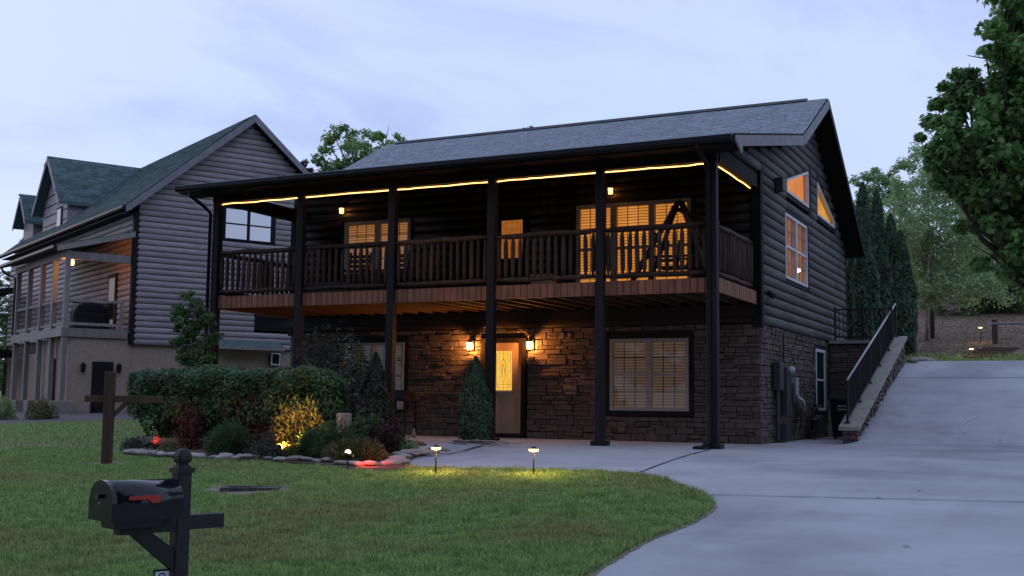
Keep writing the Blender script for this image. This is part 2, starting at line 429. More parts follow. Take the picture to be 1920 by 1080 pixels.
def sheet(name, m, poly, dz, step, skirt=0.0, zf=h, extra=None):
    P = [Vector(p) for p in poly]
    n = len(P)
    xs = [p.x for p in P]; ys = [p.y for p in P]
    pts = list(P)
    def inside(x, y):
        c = False; j = n - 1
        for i in range(n):
            if (P[i].y > y) != (P[j].y > y) and x < (P[j].x - P[i].x) * (y - P[i].y) / (P[j].y - P[i].y) + P[i].x: c = not c
            j = i
        return c
    y = min(ys) + step / 2
    while y < max(ys):
        x = min(xs) + step / 2
        while x < max(xs):
            if inside(x, y): pts.append(Vector((x, y)))
            x += step
        y += step
    if extra: pts += [Vector(p) for p in extra if inside(*p)]
    vc, ec, fc, *_ = delaunay_2d_cdt(pts, [(i, (i + 1) % n) for i in range(n)], [], 1, 1e-5)
    b = MB()
    b.add([(p.x, p.y, zf(p.x, p.y) + dz) for p in vc], [tuple(f) for f in fc])
    if skirt:
        for i in range(n):
            p, q = P[i], P[(i + 1) % n]
            zp, zq = zf(p.x, p.y) + dz, zf(q.x, q.y) + dz
            b.add([(p.x, p.y, zp), (q.x, q.y, zq), (q.x, q.y, zq - skirt), (p.x, p.y, zp - skirt)], [(3, 2, 1, 0)])
    return b.build(name, m, kind='structure'), b

def curve_pts(P, k=6):
    """Catmull-Rom through the points"""
    P = [np.array(p, float) for p in P]; out = []
    for i in range(len(P) - 1):
        p0, p1, p2, p3 = P[max(i - 1, 0)], P[i], P[i + 1], P[min(i + 2, len(P) - 1)]
        for t in np.linspace(0, 1, k, endpoint=False):
            out.append(tuple(0.5 * ((2 * p1) + (-p0 + p2) * t + (2 * p0 - 5 * p1 + 4 * p2 - p3) * t * t + (-p0 + 3 * p1 - 3 * p2 + p3) * t ** 3)))
    out.append(tuple(P[-1])); return out

# one ground sheet out to the horizon
gx = np.concatenate([np.linspace(-400, -60, 12), np.linspace(-55, -14, 28), np.linspace(-13, 14, 90), np.linspace(16, 60, 20), np.linspace(70, 400, 12)])
gy = np.concatenate([np.linspace(-300, -40, 10), np.linspace(-35, -16, 12), np.linspace(-15, 16, 90), np.linspace(17, 70, 50), np.linspace(80, 500, 14)])
gb = MB()
gb.v = [(float(x), float(y), h(x, y) - 0.09) for y in gy for x in gx]
NX = len(gx)
gb.f = [(j * NX + i, j * NX + i + 1, (j + 1) * NX + i + 1, (j + 1) * NX + i) for j in range(len(gy) - 1) for i in range(NX - 1)]
gb.build('ground', 'grassground', kind='structure', smooth=True)

drive_poly = [(-9.5, -0.02), (-9.5, -10.5), (-2, -11.5), (0.5, -14), (1.3, -22), (1.0, -32), (13, -32), (10.5, -16), (9.6, -5), (9.3, 2), (9.0, 10), (9.0, 13.2),
              (1.72, 13.2), (1.72, 0.9), (1.44, 0.9), (1.44, 7.1), (-0.02, 7.1), (-0.02, -0.02)]
extra = [(x, y) for x in np.arange(1.8, 9, 0.4) for y in np.arange(-1, 13, 0.2)]
drive, _ = sheet('driveway', 'concrete', drive_poly, 0.0, 0.55, 0.1, extra=extra)

def strip(name, pts, w, parent, m='joint', dz=0.004, step=0.25):
    b = MB(); P = []
    for (x0, y0), (x1, y1) in zip(pts[:-1], pts[1:]):
        k = max(1, int(math.hypot(x1 - x0, y1 - y0) / step))
        P += [(x0 + (x1 - x0) * i / k, y0 + (y1 - y0) * i / k) for i in range(k)]
    P.append(pts[-1])
    vs = []
    for i, (x, y) in enumerate(P):
        a, c = P[max(i - 1, 0)], P[min(i + 1, len(P) - 1)]
        dx, dy = c[0] - a[0], c[1] - a[1]; L = math.hypot(dx, dy) or 1
        ww = w * (0.7 + 0.6 * random.random())
        for s in (-1, 1):
            px, py = x - s * dy / L * ww / 2, y + s * dx / L * ww / 2
            vs.append((px, py, h(px, py) + dz))
    b.add(vs, [(2 * i, 2 * i + 1, 2 * i + 3, 2 * i + 2)[::-1] for i in range(len(P) - 1)])
    return b.build(name, m, parent)
strip('expansion_joint', [(0.50, -8.95), (-0.03, -3.45)], 0.035, drive, dz=0.009)
strip('expansion_joint', [(2.0, -10.65), (9.6, -9.2)], 0.025, drive, dz=0.009)
strip('expansion_joint', [(-0.05, -3.1), (-0.03, -1.4), (0.25, -0.45), (1.0, -0.1), (1.8, -0.05)], 0.035, drive, dz=0.009)
strip('expansion_joint', [(1.80, 0.62), (9.2, 0.95)], 0.022, drive, dz=0.014)
strip('expansion_joint', [(1.80, 6.6), (9.2, 6.7)], 0.022, drive, dz=0.012)
strip('expansion_joint', [(2.6, -15.7), (3.6, -15.9), (8.5, -15.0)], 0.012, drive, dz=0.009)
# pale scuffs and a stray white stick on the slope
strip('scratch', [(3.62, 2.48), (3.86, 3.15)], 0.035, drive, 'whiteframe', 0.012)
for _ in range(16):
    x, y = random.uniform(2.6, 8), random.uniform(-14, 5)
    a = random.uniform(0, PI)
    strip('dry_leaf', [(x, y), (x + 0.05 * math.cos(a), y + 0.05 * math.sin(a))], 0.035, drive, random.choice(['mulch', 'mulch', 'rust', 'plate']), 0.012, 0.02)

lawn_edge = curve_pts([(2.75, -18.2), (2.60, -15.7), (2.47, -14.1), (2.50, -12.9), (2.44, -12.04), (2.30, -11.40), (2.03, -10.8), (1.5, -10.0), (1.0, -9.3), (0.54, -8.98),
                       (-0.16, -8.92), (-0.93, -8.97), (-1.69, -9.10), (-2.84, -9.22)], 6)
lawn_poly = [(2.3, -26), *lawn_edge, (-3.6, -8.9), (-9.3, -8.7), (-9.4, -1.0), (-12.3, -0.5), (-12.6, 12), (-17.0, 12.0), (-17.2, 7.2), (-18.8, 3.2), (-20.3, 0.2), (-20.9, -1.2), (-19.0, -2.9), (-14.6, -6.4), (-17.5, -12.0), (-30, -26)]
lawn, lawn_mb = sheet('lawn', 'grassground', lawn_poly, 0.028, 0.6, 0.12)

strip('edge_soil', lawn_edge, .10, drive, 'soil', .006, .08)
# neighbour's asphalt drive
sheet('neighbor_driveway', 'asphalt', [(-14.6, -6.4), (-19.0, -2.9), (-20.9, -1.2), (-20.3, 0.2), (-18.8, 3.2), (-17.2, 7.2), (-17.0, 12.0), (-21.5, 10), (-25.5, 4.2), (-33, 6.5), (-45, 12), (-45, -6), (-30, -26), (-17.5, -12.0)], 0.035, 0.8, 0.12)
# garden bed
bed_poly = curve_pts([(-9.3, -8.0), (-8.5, -9.0), (-7.4, -9.35), (-6.4, -9.42), (-5.2, -9.4), (-4.2, -9.5), (-3.4, -9.95), (-2.75, -9.95), (-2.75, -9.3), (-3.35, -8.3), (-4.0, -6.8), (-5.0, -5.0), (-6.2, -3.7), (-7.6, -2.0),
                       (-10.5, -1.6), (-11.9, -3.4), (-11.2, -6.0), (-9.3, -8.0)], 4)[:-1]
bed, _ = sheet('garden_bed', 'mulch', bed_poly, 0.05, 0.4, 0.1)
# gravel bed round the conifer at the porch post
bed2, _ = sheet('gravel_bed', 'rock', curve_pts([(-5.35, -3.55), (-4.9, -4.1), (-4.3, -4.05), (-3.9, -3.6), (-3.95, -3.1), (-4.6, -2.95), (-5.2, -3.1), (-5.35, -3.55)], 4)[:-1], 0.02, 0.3, 0.05)
# bank with mulch beyond the crest
sheet('mulch_bank', 'bank', [(-10, 13.0), (30, 13.0), (60, 60), (-10, 60)], 0.03, 0.9, 0.2)

# ------------------------------------------------------------------ grass blades
def scatter(poly, dens_fn, n_try, box):
    x = RNG.uniform(box[0], box[1], n_try); y = RNG.uniform(box[2], box[3], n_try)
    P = np.array(poly); ins = np.zeros(n_try, bool); j = len(P) - 1
    for i in range(len(P)):
        xi, yi, xj, yj = P[i, 0], P[i, 1], P[j, 0], P[j, 1]
        c = ((yi > y) != (yj > y)) & (x < (xj - xi) * (y - yi) / (yj - yi + 1e-12) + xi); ins ^= c; j = i
    k = ins & (RNG.random(n_try) < dens_fn(x, y)); return x[k], y[k]
def inpoly(x, y, poly):
    P = np.array(poly); ins = np.zeros(len(x), bool); j = len(P) - 1
    for i in range(len(P)):
        xi, yi, xj, yj = P[i, 0], P[i, 1], P[j, 0], P[j, 1]
        ins ^= ((yi > y) != (yj > y)) & (x < (xj - xi) * (y - yi) / (yj - yi + 1e-12) + xi); j = i
    return ins
H = np.vectorize(h)
def blades(name, x, y, z0, hgt, wid, m):
    n = len(x); a = RNG.uniform(0, 2 * PI, n); ln = RNG.uniform(0, 2 * PI, n); k = RNG.uniform(0.2, 0.9, n) * hgt
    z = H(x, y) + z0
    V = np.zeros((n, 3, 3))
    V[:, 0] = np.c_[x - np.cos(a) * wid / 2, y - np.sin(a) * wid / 2, z]
    V[:, 1] = np.c_[x + np.cos(a) * wid / 2, y + np.sin(a) * wid / 2, z]
    V[:, 2] = np.c_[x + np.cos(ln) * k, y + np.sin(ln) * k, z + hgt]
    return npmesh(name, V.reshape(-1, 3), np.arange(3 * n).reshape(-1, 3), m)
def dens(x, y):
    d = np.hypot(x - CAM[0], y - CAM[1]); return np.clip((9.0 / d) ** 1.2, 0.12, 1)
gxs, gys = scatter(lawn_poly, dens, 900000, (-11, 2.7, -18.2, -8.6))
keep = ~inpoly(gxs, gys, bed_poly)
bare = np.hypot((gxs + 3.15) / 0.62, (gys + 12.4) / 0.5) > 0.8 + 0.3 * RNG.random(len(gxs))
bare &= np.hypot(gxs + 7.38, gys + 10.4) > 0.35 * RNG.random(len(gxs)) ** 0.5
gxs, gys = gxs[keep & bare], gys[keep & bare]
d_ = np.hypot(gxs - CAM[0], gys - CAM[1])
clump = np.sin(gxs * 5.1 + 1.7 * np.sin(gys * 3.3)) * np.sin(gys * 4.7 + 2.1 * np.sin(gxs * 2.9)) + .6 * np.sin(gxs * 13 + gys * 9) * np.sin(gys * 15 - gxs * 7)
hg = RNG.uniform(0.02, 0.05, len(gxs)) * (1 + .55 * np.clip(clump, -1, 1.2)); wd = RNG.uniform(0.006, 0.011, len(gxs)) * (0.7 + d_ / 22)
gm = blades('grass', gxs, gys, 0.026, hg, wd, 'grass')
tag(link('grass', gm), 'short mown green grass with browner patches on the front lawn', 'grass', kind='stuff')
gx2, gy2 = scatter(lawn_poly, dens, 260000, (-24, -9.3, -16, 9))
keep = ~inpoly(gx2, gy2, bed_poly)
gx2, gy2 = gx2[keep], gy2[keep]
gm = blades('grass', gx2, gy2, 0.026, RNG.uniform(0.03, 0.07, len(gx2)), RNG.uniform(0.012, 0.024, len(gx2)), 'grass')
tag(link('grass', gm), 'thin grass on the slope beside the neighbour\'s drive', 'grass', kind='stuff')
# longer tufts along the concrete edge
ex, ey = [], []
for (x0, y0), (x1, y1) in zip(lawn_edge[:-1], lawn_edge[1:]):
    k = int(260 * math.hypot(x1 - x0, y1 - y0))
    t = RNG.random(k); ex.append(x0 + (x1 - x0) * t + RNG.normal(-0.01, 0.022, k)); ey.append(y0 + (y1 - y0) * t + RNG.normal(-0.01, 0.022, k))
ex, ey = np.concatenate(ex), np.concatenate(ey)
gm = blades('edge_grass', ex, ey, 0.0, RNG.uniform(0.03, 0.10, len(ex)), RNG.uniform(0.007, 0.012, len(ex)), 'grass')
tag(link('edge_grass', gm), 'ragged longer grass along the curved concrete edge', 'grass', kind='stuff')

# ------------------------------------------------------------------ shared pieces
def log_mesh(name, m, hgt, depth, back=0.10, n=7):
    """half-log course: runs along +X for 1 m, bulges towards -Y, z from 0 to hgt"""
    b = MB(); prof = [(back, 0.0)]
    for i in range(n + 1):
        t = PI * i / n
        prof.append((-depth * math.sin(t) ** 0.75 if 0 < i < n else 0.0, hgt * (0.5 - 0.5 * math.cos(t))))
    prof.append((back, hgt))
    k = len(prof)
    b.v = [(0.0, y, z) for y, z in prof] + [(1.0, y, z) for y, z in prof]
    b.f = [(i, k + i, k + i + 1, i + 1) for i in range(k - 1)] + [tuple(range(k)), tuple(range(2 * k - 1, k - 1, -1))]
    me = b.mesh(name, m)
    me.polygons.foreach_set('use_smooth', [0 < i < k - 2 for i in range(k - 1)] + [False, False]); me.update()
    return me
def stone_meshes(m, count=10):
    """unit stones: 1 wide (x), 1 high (z), face towards -Y at y=-1, irregular"""
    out = []
    for _ in range(count):
        j = lambda s: random.uniform(-s, s)
        bk = [(0, 0.0), (1, 0.0), (1, 1.0), (0, 1.0)]
        mid = [(0.01 + abs(j(.02)), 0.01 + abs(j(.05))), (0.99 - abs(j(.02)), 0.01 + abs(j(.05))), (0.99 - abs(j(.02)), 0.99 - abs(j(.05))), (0.01 + abs(j(.02)), 0.99 - abs(j(.05)))]
        fr = [(x + (0.025 if x < .5 else -0.025) + j(.015), z + (0.07 if z < .5 else -0.07) + j(.05)) for x, z in mid]
        c = (0.5 + j(.2), 0.5 + j(.2))
        b = MB()
        b.v = [(x, 1.0, z) for x, z in mid] + [(x, -0.78 + j(.1), z) for x, z in mid] + [(x, -0.95 + j(.12), z) for x, z in fr] + [(c[0], -1.0 + j(.12), c[1])]
        for r in (0, 4):
            b.f += [(r + i, r + (i + 1) % 4, r + 4 + (i + 1) % 4, r + 4 + i) for i in range(4)]
        b.f += [(8 + i, 8 + (i + 1) % 4, 12) for i in range(4)]
        out.append(b.mesh('stone', m))
    return out
STONES = stone_meshes('stone')
def stone_layout(a0, a1, z0, z1, holes, hmin=0.055, hmax=0.165, wmin=0.10, wmax=0.50):
    out = []; z = z0
    while z < z1 - 0.03:
        hh = min(random.uniform(hmin, hmax), z1 - z)
        if z1 - z - hh < 0.05: hh = z1 - z
        cuts = [(a0, a1)]
        for h0, h1, hz0, hz1 in holes:
            if z + hh > hz0 + 0.02 and z < hz1 - 0.02:
                nc = []
                for c0, c1 in cuts:
                    if h1 <= c0 or h0 >= c1: nc.append((c0, c1)); continue
                    if h0 - c0 > 0.03: nc.append((c0, h0))
                    if c1 - h1 > 0.03: nc.append((h1, c1))
                cuts = nc
        for c0, c1 in cuts:
            a = c0
            while a < c1 - 1e-4:
                w = min(random.uniform(wmin, wmax), c1 - a)
                if c1 - a - w < 0.1: w = c1 - a
                if hh > 0.095 and random.random() < 0.30:      # two thin ones stacked
                    s = random.uniform(0.4, 0.6); out += [(a, z, w, hh * s), (a, z + hh * s, w, hh * (1 - s))]
                else: out.append((a, z, w, hh))
                a += w
        z += hh
    return out

class Plane:
    """(a, n, z): a along the wall, n outwards"""
    def __init__(s, kind, off=0.0): s.k, s.o = kind, off
    def box(s, b, a0, a1, n0, n1, z0, z1):
        if s.k == 'y': return b.box(a0, a1, s.o - n0, s.o - n1, z0, z1)
        return b.box(s.o + n0, s.o + n1, a0, a1, z0, z1)
    def pt(s, a, n, z): return (a, s.o - n, z) if s.k == 'y' else (s.o + n, a, z)
    def rot(s): return (0, 0, 0) if s.k == 'y' else (0, 0, PI / 2)

def window(parent, pl, a0, a1, z0, z1, cols, blind, gap, frame='windowframe', trim='darktrim', rows=2, grille=(2, 1), trimw=0.10, fw=0.05, proud=0.05,
           label=None, cut=None, room=None, panem='pane', gm='darktrim', gr_rows=None):
    b = MB(); B = lambda *q: pl.box(b, *q)
    B(a0, a1, -0.05, proud, z0, z0 + fw); B(a0, a1, -0.05, proud, z1 - fw, z1)
    B(a0, a0 + fw, -0.05, proud, z0 + fw, z1 - fw); B(a1 - fw, a1, -0.05, proud, z0 + fw, z1 - fw)
    w = (a1 - a0) / cols
    for i in range(1, cols): B(a0 + w * i - fw * .8, a0 + w * i + fw * .8, -0.05, proud - 0.003, z0 + fw, z1 - fw)
    zm = (z0 + z1) / 2
    if rows == 2:
        for i in range(cols):
            B(a0 + w * i + (fw if i == 0 else fw * .8), a0 + w * (i + 1) - (fw if i == cols - 1 else fw * .8), -0.04, proud - 0.012, zm - 0.025, zm + 0.025)
    o = b.build('window', frame, parent)
    if label: o['label'] = label
    t = MB()
    T = lambda *q: pl.box(t, *q)
    T(a0 - trimw, a1 + trimw, -0.03, proud - 0.02, z1 + .001, z1 + trimw); T(a0 - trimw, a1 + trimw, -0.03, proud - 0.02, z0 - trimw, z0 - .001)
    T(a0 - trimw, a0 - .001, -0.03, proud - 0.02, z0, z1); T(a1 + .001, a1 + trimw, -0.03, proud - 0.02, z0, z1)
    t.build('trim', trim, o)
    for i in range(cols):
        s0, s1 = a0 + w * i + fw * .9, a0 + w * (i + 1) - fw * .9
        for r in range(rows):
            q0 = z0 + fw if r == 0 else zm + .025; q1 = (zm - .025 if r == 0 else z1 - fw) if rows == 2 else z1 - fw
            p = MB(); pl.box(p, s0, s1, 0.010, 0.014, q0, q1); p.build('pane', panem, o)
            nc, nr = grille
            g = MB()
            for k in range(1, nc + 1):
                x = s0 + (s1 - s0) * k / (nc + 1); pl.box(g, x - .008, x + .008, 0.0, 0.009, q0, q1)
            for k in range(1, nr + 1):
                z = q0 + (q1 - q0) * k / (nr + 1); pl.box(g, s0, s1, 0.001, 0.008, z - .008, z + .008)
            if g.v: g.build('muntin', gm, o)
        if blind:
            s = MB(); z = z0 + fw
            while z < z1 - fw - 0.01:
                pl.box(s, s0, s1, -0.034, -0.028, z, z + 0.046); z += 0.064
            s.build('blind', blind, o)
        if gap:
            s = MB(); pl.box(s, s0 - .02, s1 + .02, -0.07, -0.06, z0 + .01, z1 - .01); s.build('lit_room', gap, o)
    return o

def lantern(name, label, loc, outward, power, group=None, sc=1.0, glow='lampglow'):
    """wall lantern; origin on the wall, outward = unit xy vector"""
    rz = math.atan2(outward[1], outward[0])
    t = thing(name, label, 'wall lantern', loc, rz, group)
    MB().box(0, 0.02, -0.05 * sc, 0.05 * sc, -0.10 * sc, 0.14 * sc).build('back_plate', 'blacksteel', t)
    MB().tube([(0.0, 0, 0.08 * sc), (0.06 * sc, 0, 0.17 * sc), (0.12 * sc, 0, 0.19 * sc), (0.14 * sc, 0, 0.13 * sc)], 0.012 * sc, 6).build('arm', 'blacksteel', t)
    c = (0.14 * sc, 0, 0)
    MB().lathe([(0.012, .15 * sc), (0.03 * sc, .13 * sc), (0.09 * sc, .085 * sc), (0.09 * sc, .075 * sc)][::-1], c, 8).build('cap', 'blacksteel', t)
    MB().lathe([(0.055 * sc, -0.10 * sc), (0.075 * sc, 0.072 * sc)], c, 8).build('glass_shade', glow, t)
    f = MB()
    for k in range(4):
        a = PI / 4 + k * PI / 2
        f.tube([(c[0] + .060 * sc * math.cos(a), .060 * sc * math.sin(a), -.10 * sc), (c[0] + .080 * sc * math.cos(a), .080 * sc * math.sin(a), .075 * sc)], 0.006 * sc, 4)
    f.build('cage', 'blacksteel', t)
    MB().lathe([(0.012 * sc, -.15 * sc), (0.06 * sc, -.112 * sc), (0.06 * sc, -.102 * sc)], c, 8).build('finial', 'blacksteel', t)
    lamp('bulb', t, (0.14 * sc, 0, -0.02 * sc), power, WARM, 0.03)
    return t

# ------------------------------------------------------------------ the log cabin
L, W, D = 11.9, 9.75, 3.0
ZB = 2.48                                        # top of the stone storey
def roofz(y):
    if y <= 2.06: return 5.62 + (y + 3.77) * 0.2161
    if y <= 5.0: return 6.88 + (y - 2.06) * 0.527
    return 8.43 - (y - 5.0) * 0.636
house = thing('log_cabin', 'dark log cabin with stone ground floor, lit upper porch and grey shingle roof', 'house', (0, 0, 0))
FR, SD = Plane('y'), Plane('x')
# --- stone storey
sw = MB().box(-L, -0.10, 0.10, W, 0, ZB).build('stone_wall', 'mortar', house)
f_holes = [(-6.48, -5.30, 0, 2.30), (-3.39, -1.41, 0.55, 2.30), (-10.47, -8.44, 0.51, 2.30)]
s_holes = [(5.37, 6.75, 0.60, 2.30)]
lay = [('f', *q) for q in stone_layout(-L, 0.0, 0.0, ZB - 0.003, f_holes)] + [('s', *q) for q in stone_layout(0.0, 7.1, 0.0, ZB - 0.003, s_holes)]
def stone_score(q):
    k, a, z, w, hh = q
    p = np.array([a + w / 2, 0, z]) if k == 'f' else np.array([0, a + w / 2, z])
    v = CAM - p; d = np.linalg.norm(v); c = (-v[1] if k == 'f' else v[0]) / d
    s = w * hh * abs(c) / d ** 2
    if k == 'f' and a < -7.6: s *= 0.2
    return -s
lay.sort(key=stone_score)
mass_v, mass_f = [], []
for i, (k, a, z, w, hh) in enumerate(lay):
    pl = FR if k == 'f' else SD
    p = random.choice([0.012, 0.016, 0.022, 0.028, 0.042]) + random.uniform(-.004, .004)
    me = STONES[random.randrange(len(STONES))]
    # face sits p in front of the wall line; piece is 2*dp deep, centred so its back enters the mortar
    dp = (p + 0.10) / 2
    loc = pl.pt(a + 0.001, p - dp, z + 0.001); sc = (w - 0.002, dp, hh - 0.002)
    loc = (loc[0], loc[1], loc[2] + random.uniform(-.006, .006)); sc = (sc[0], sc[1], sc[2] * random.uniform(.93, 1.06))
    if i < 300:
        link('stone', me, sw, loc, pl.rot(), sc)
    else:
        M = Matrix.LocRotScale(Vector(loc), Matrix.Rotation(pl.rot()[2], 3, 'Z'), Vector(sc)); o = len(mass_v)
        mass_v += [tuple(M @ v.co) for v in me.vertices]; mass_f += [tuple(o + q for q in f.vertices) for f in me.polygons]
mm = MB(); mm.v, mm.f = mass_v, mass_f
mm.build('stone_courses', 'stonemass', sw, kind='stuff')

# --- log walls
core = [(0.10, ZB), (W, ZB), (W, roofz(W) - .2), (5.0, 8.2), (2.06, 6.66), (0.10, roofz(0) - 0.22)]
lw = MB().prism(core, 'x', -L, -0.10).build('log_wall', 'darktrim', house)
MB().prism([(0.10, 5.62), (0.10, roofz(0.1) - .22), (-2.9, 5.6), (-2.9, 5.58)], 'x', -0.16, -0.09).build('porch_gable', 'darktrim', lw)
CH = 0.213
lm_side = log_mesh('log', 'logsiding', CH - .004, 0.068)
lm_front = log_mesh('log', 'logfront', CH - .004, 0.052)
def runs(a0, a1, holes, z):
    cuts = [(a0, a1)]
    for h0, h1, hz0, hz1 in holes:
        if hz0 < z < hz1:
            nc = []
            for c0, c1 in cuts:
                if h1 <= c0 or h0 >= c1: nc.append((c0, c1)); continue
                if h0 - c0 > 0.04: nc.append((c0, h0))
                if c1 - h1 > 0.04: nc.append((h1, c1))
            cuts = nc
    return cuts
def butt(c0, c1):
    """long courses are made of two or three lengths"""
    out = []; a = c0
    while c1 - a > 4.2:
        w = random.uniform(1.9, 3.9)
        if c1 - a - w < .8: break
        out.append((a, a + w - .005)); a += w
    return out + [(a, c1)]
def und(y): return roofz(y) - 0.21
z = ZB
while z < 8.1:
    zc = z + CH / 2
    ys = [y for y in np.arange(-2.95, W, 0.01) if und(y) > zc + 0.02 and (y > 0.10 or zc > 5.6)]
    if not ys: break
    # trapezoid windows: hole limits at this height
    hs = [(2.20, 4.72, 3.56, 5.26)]
    yt = 2.35 + max(0, (zc - 5.98) / 0.63 * 2.4)
    if 5.55 < zc < 6.72: hs.append((yt, 4.97, zc - 1, zc + 1))
    if 5.55 < zc < 6.70: hs.append((5.84, 5.84 + min(2.5, (6.70 - zc) / 0.80 * 2.5), zc - 1, zc + 1))
    for c0, c1 in [q for r_ in runs(min(ys), max(ys), hs, zc) for q in butt(*r_)]:
        link('log', lm_side, lw, (0, c0, z), (0, 0, PI / 2), (c1 - c0, 1, 1))
    z += CH
z = ZB
fh = [(-10.43, -8.32, 3.8, 5.29), (-4.2, -1.34, 3.0, 5.30), (-6.36, -5.24, 3.0, 5.27)]
while z < 6.1:
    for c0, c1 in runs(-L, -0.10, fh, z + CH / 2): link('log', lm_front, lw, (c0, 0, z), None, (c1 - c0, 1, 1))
    z += CH
MB().cbox(-0.13, 0.075, -0.09, 0.12, ZB - .08, 5.66, .015).build('corner_board', 'darkwood', house)
MB().cbox(-L - .05, -L + .12, -0.09, 0.10, ZB - .08, 5.66, .015).build('corner_board', 'darkwood', house)
MB().cbox(-0.10, 0.07, W - .1, W + .06, ZB, 5.3, .015).build('corner_board', 'darkwood', house)

# --- windows of the right wall
window(house, SD, 2.30, 4.62, 3.66, 5.16, 2, None, 'room_dusky', 'whiteframe', grille=(2, 1), gm='fasciaboard', fw=0.055, label='upstairs double window glowing orange in the gable wall')
MB().lathe([(.01, -.05), (.05, -.03), (.06, .02), (.02, .06)], (-0.045, 3.98, 4.02), 10).build('room_lamp', 'bulb', [o for o in COL.objects if o.name.startswith('window')][-1], True)
def poly_window(parent, pts, roomm, label):
    """pts: (y, z) corners, counter-clockwise seen from outside"""
    def inset(P, d):
        c = np.mean(P, 0); out = []; n = len(P)
        for i in range(n):
            p0, p1, p2 = np.array(P[i - 1]), np.array(P[i]), np.array(P[(i + 1) % n])
            e1, e2 = (p1 - p0) / np.linalg.norm(p1 - p0), (p2 - p1) / np.linalg.norm(p2 - p1)
            n1, n2 = np.array([-e1[1], e1[0]]), np.array([-e2[1], e2[0]])
            k = d / max(0.25, (1 + n1 @ n2)); out.append(tuple(p1 + (n1 + n2) * k))
        return out
    def ring(A, Bp, x0, x1):
        b = MB(); n = len(A)
        for i in range(n):
            j = (i + 1) % n
            q = [A[i], A[j], Bp[j], Bp[i]]
            b.add([(x0, *p) for p in q] + [(x1, *p) for p in q], [(3, 2, 1, 0), (4, 5, 6, 7), (0, 1, 5, 4), (1, 2, 6, 5), (2, 3, 7, 6), (3, 0, 4, 7)])
        return b
    o = ring(pts, inset(pts, 0.055), -0.04, 0.055).build('window', 'whiteframe', parent); o['label'] = label
    ring(inset(pts, -0.10), pts, -0.03, 0.035).build('trim', 'darktrim', o)
    q = inset(pts, 0.04)
    MB().prism(q, 'x', 0.010, 0.014).build('pane', 'pane', o)
    MB().prism(q, 'x', -0.07, -0.06).build('lit_room', roomm, o)
poly_window(house, [(2.45, 5.66), (4.86, 5.66), (4.86, 6.58), (2.45, 5.95)], 'room_orange', 'slanted orange-lit window under the front slope')
poly_window(house, [(5.92, 5.65), (8.25, 5.62), (8.25, 5.83), (5.97, 6.52)], 'room_yellow', 'pointed yellow-lit window under the rear slope')
window(house, SD, 5.47, 6.65, 0.68, 2.22, 1, None, None, 'whiteframe', rows=2, grille=(0, 0), panem='dullpane', fw=0.07, label='dark ground floor window beside the utility boxes')
# --- windows and doors of the front
window(house, FR, -3.29, -1.51, 0.65, 2.20, 2, 'blind_dim', 'gap_dim', grille=(2, 1), fw=0.075, label='wide ground floor window with dim brown blinds')
window(house, FR, -10.37, -8.54, 0.61, 2.20, 2, 'blind_faint', 'gap_faint', grille=(2, 1), fw=0.075, label='dark ground floor window behind the shrubs')
window(house, FR, -10.33, -8.42, 3.90, 5.19, 2, 'blind_mid', 'gap_mid', grille=(2, 1), fw=0.085, proud=0.06, label='upstairs window with closed orange blinds')
window(house, FR, -4.10, -1.44, 3.20, 5.20, 3, 'blind_bright', 'gap_bright', rows=2, grille=(2, 0), fw=0.085, proud=0.06, gm='joistwood', label='wide three-part upstairs window glowing through blinds')

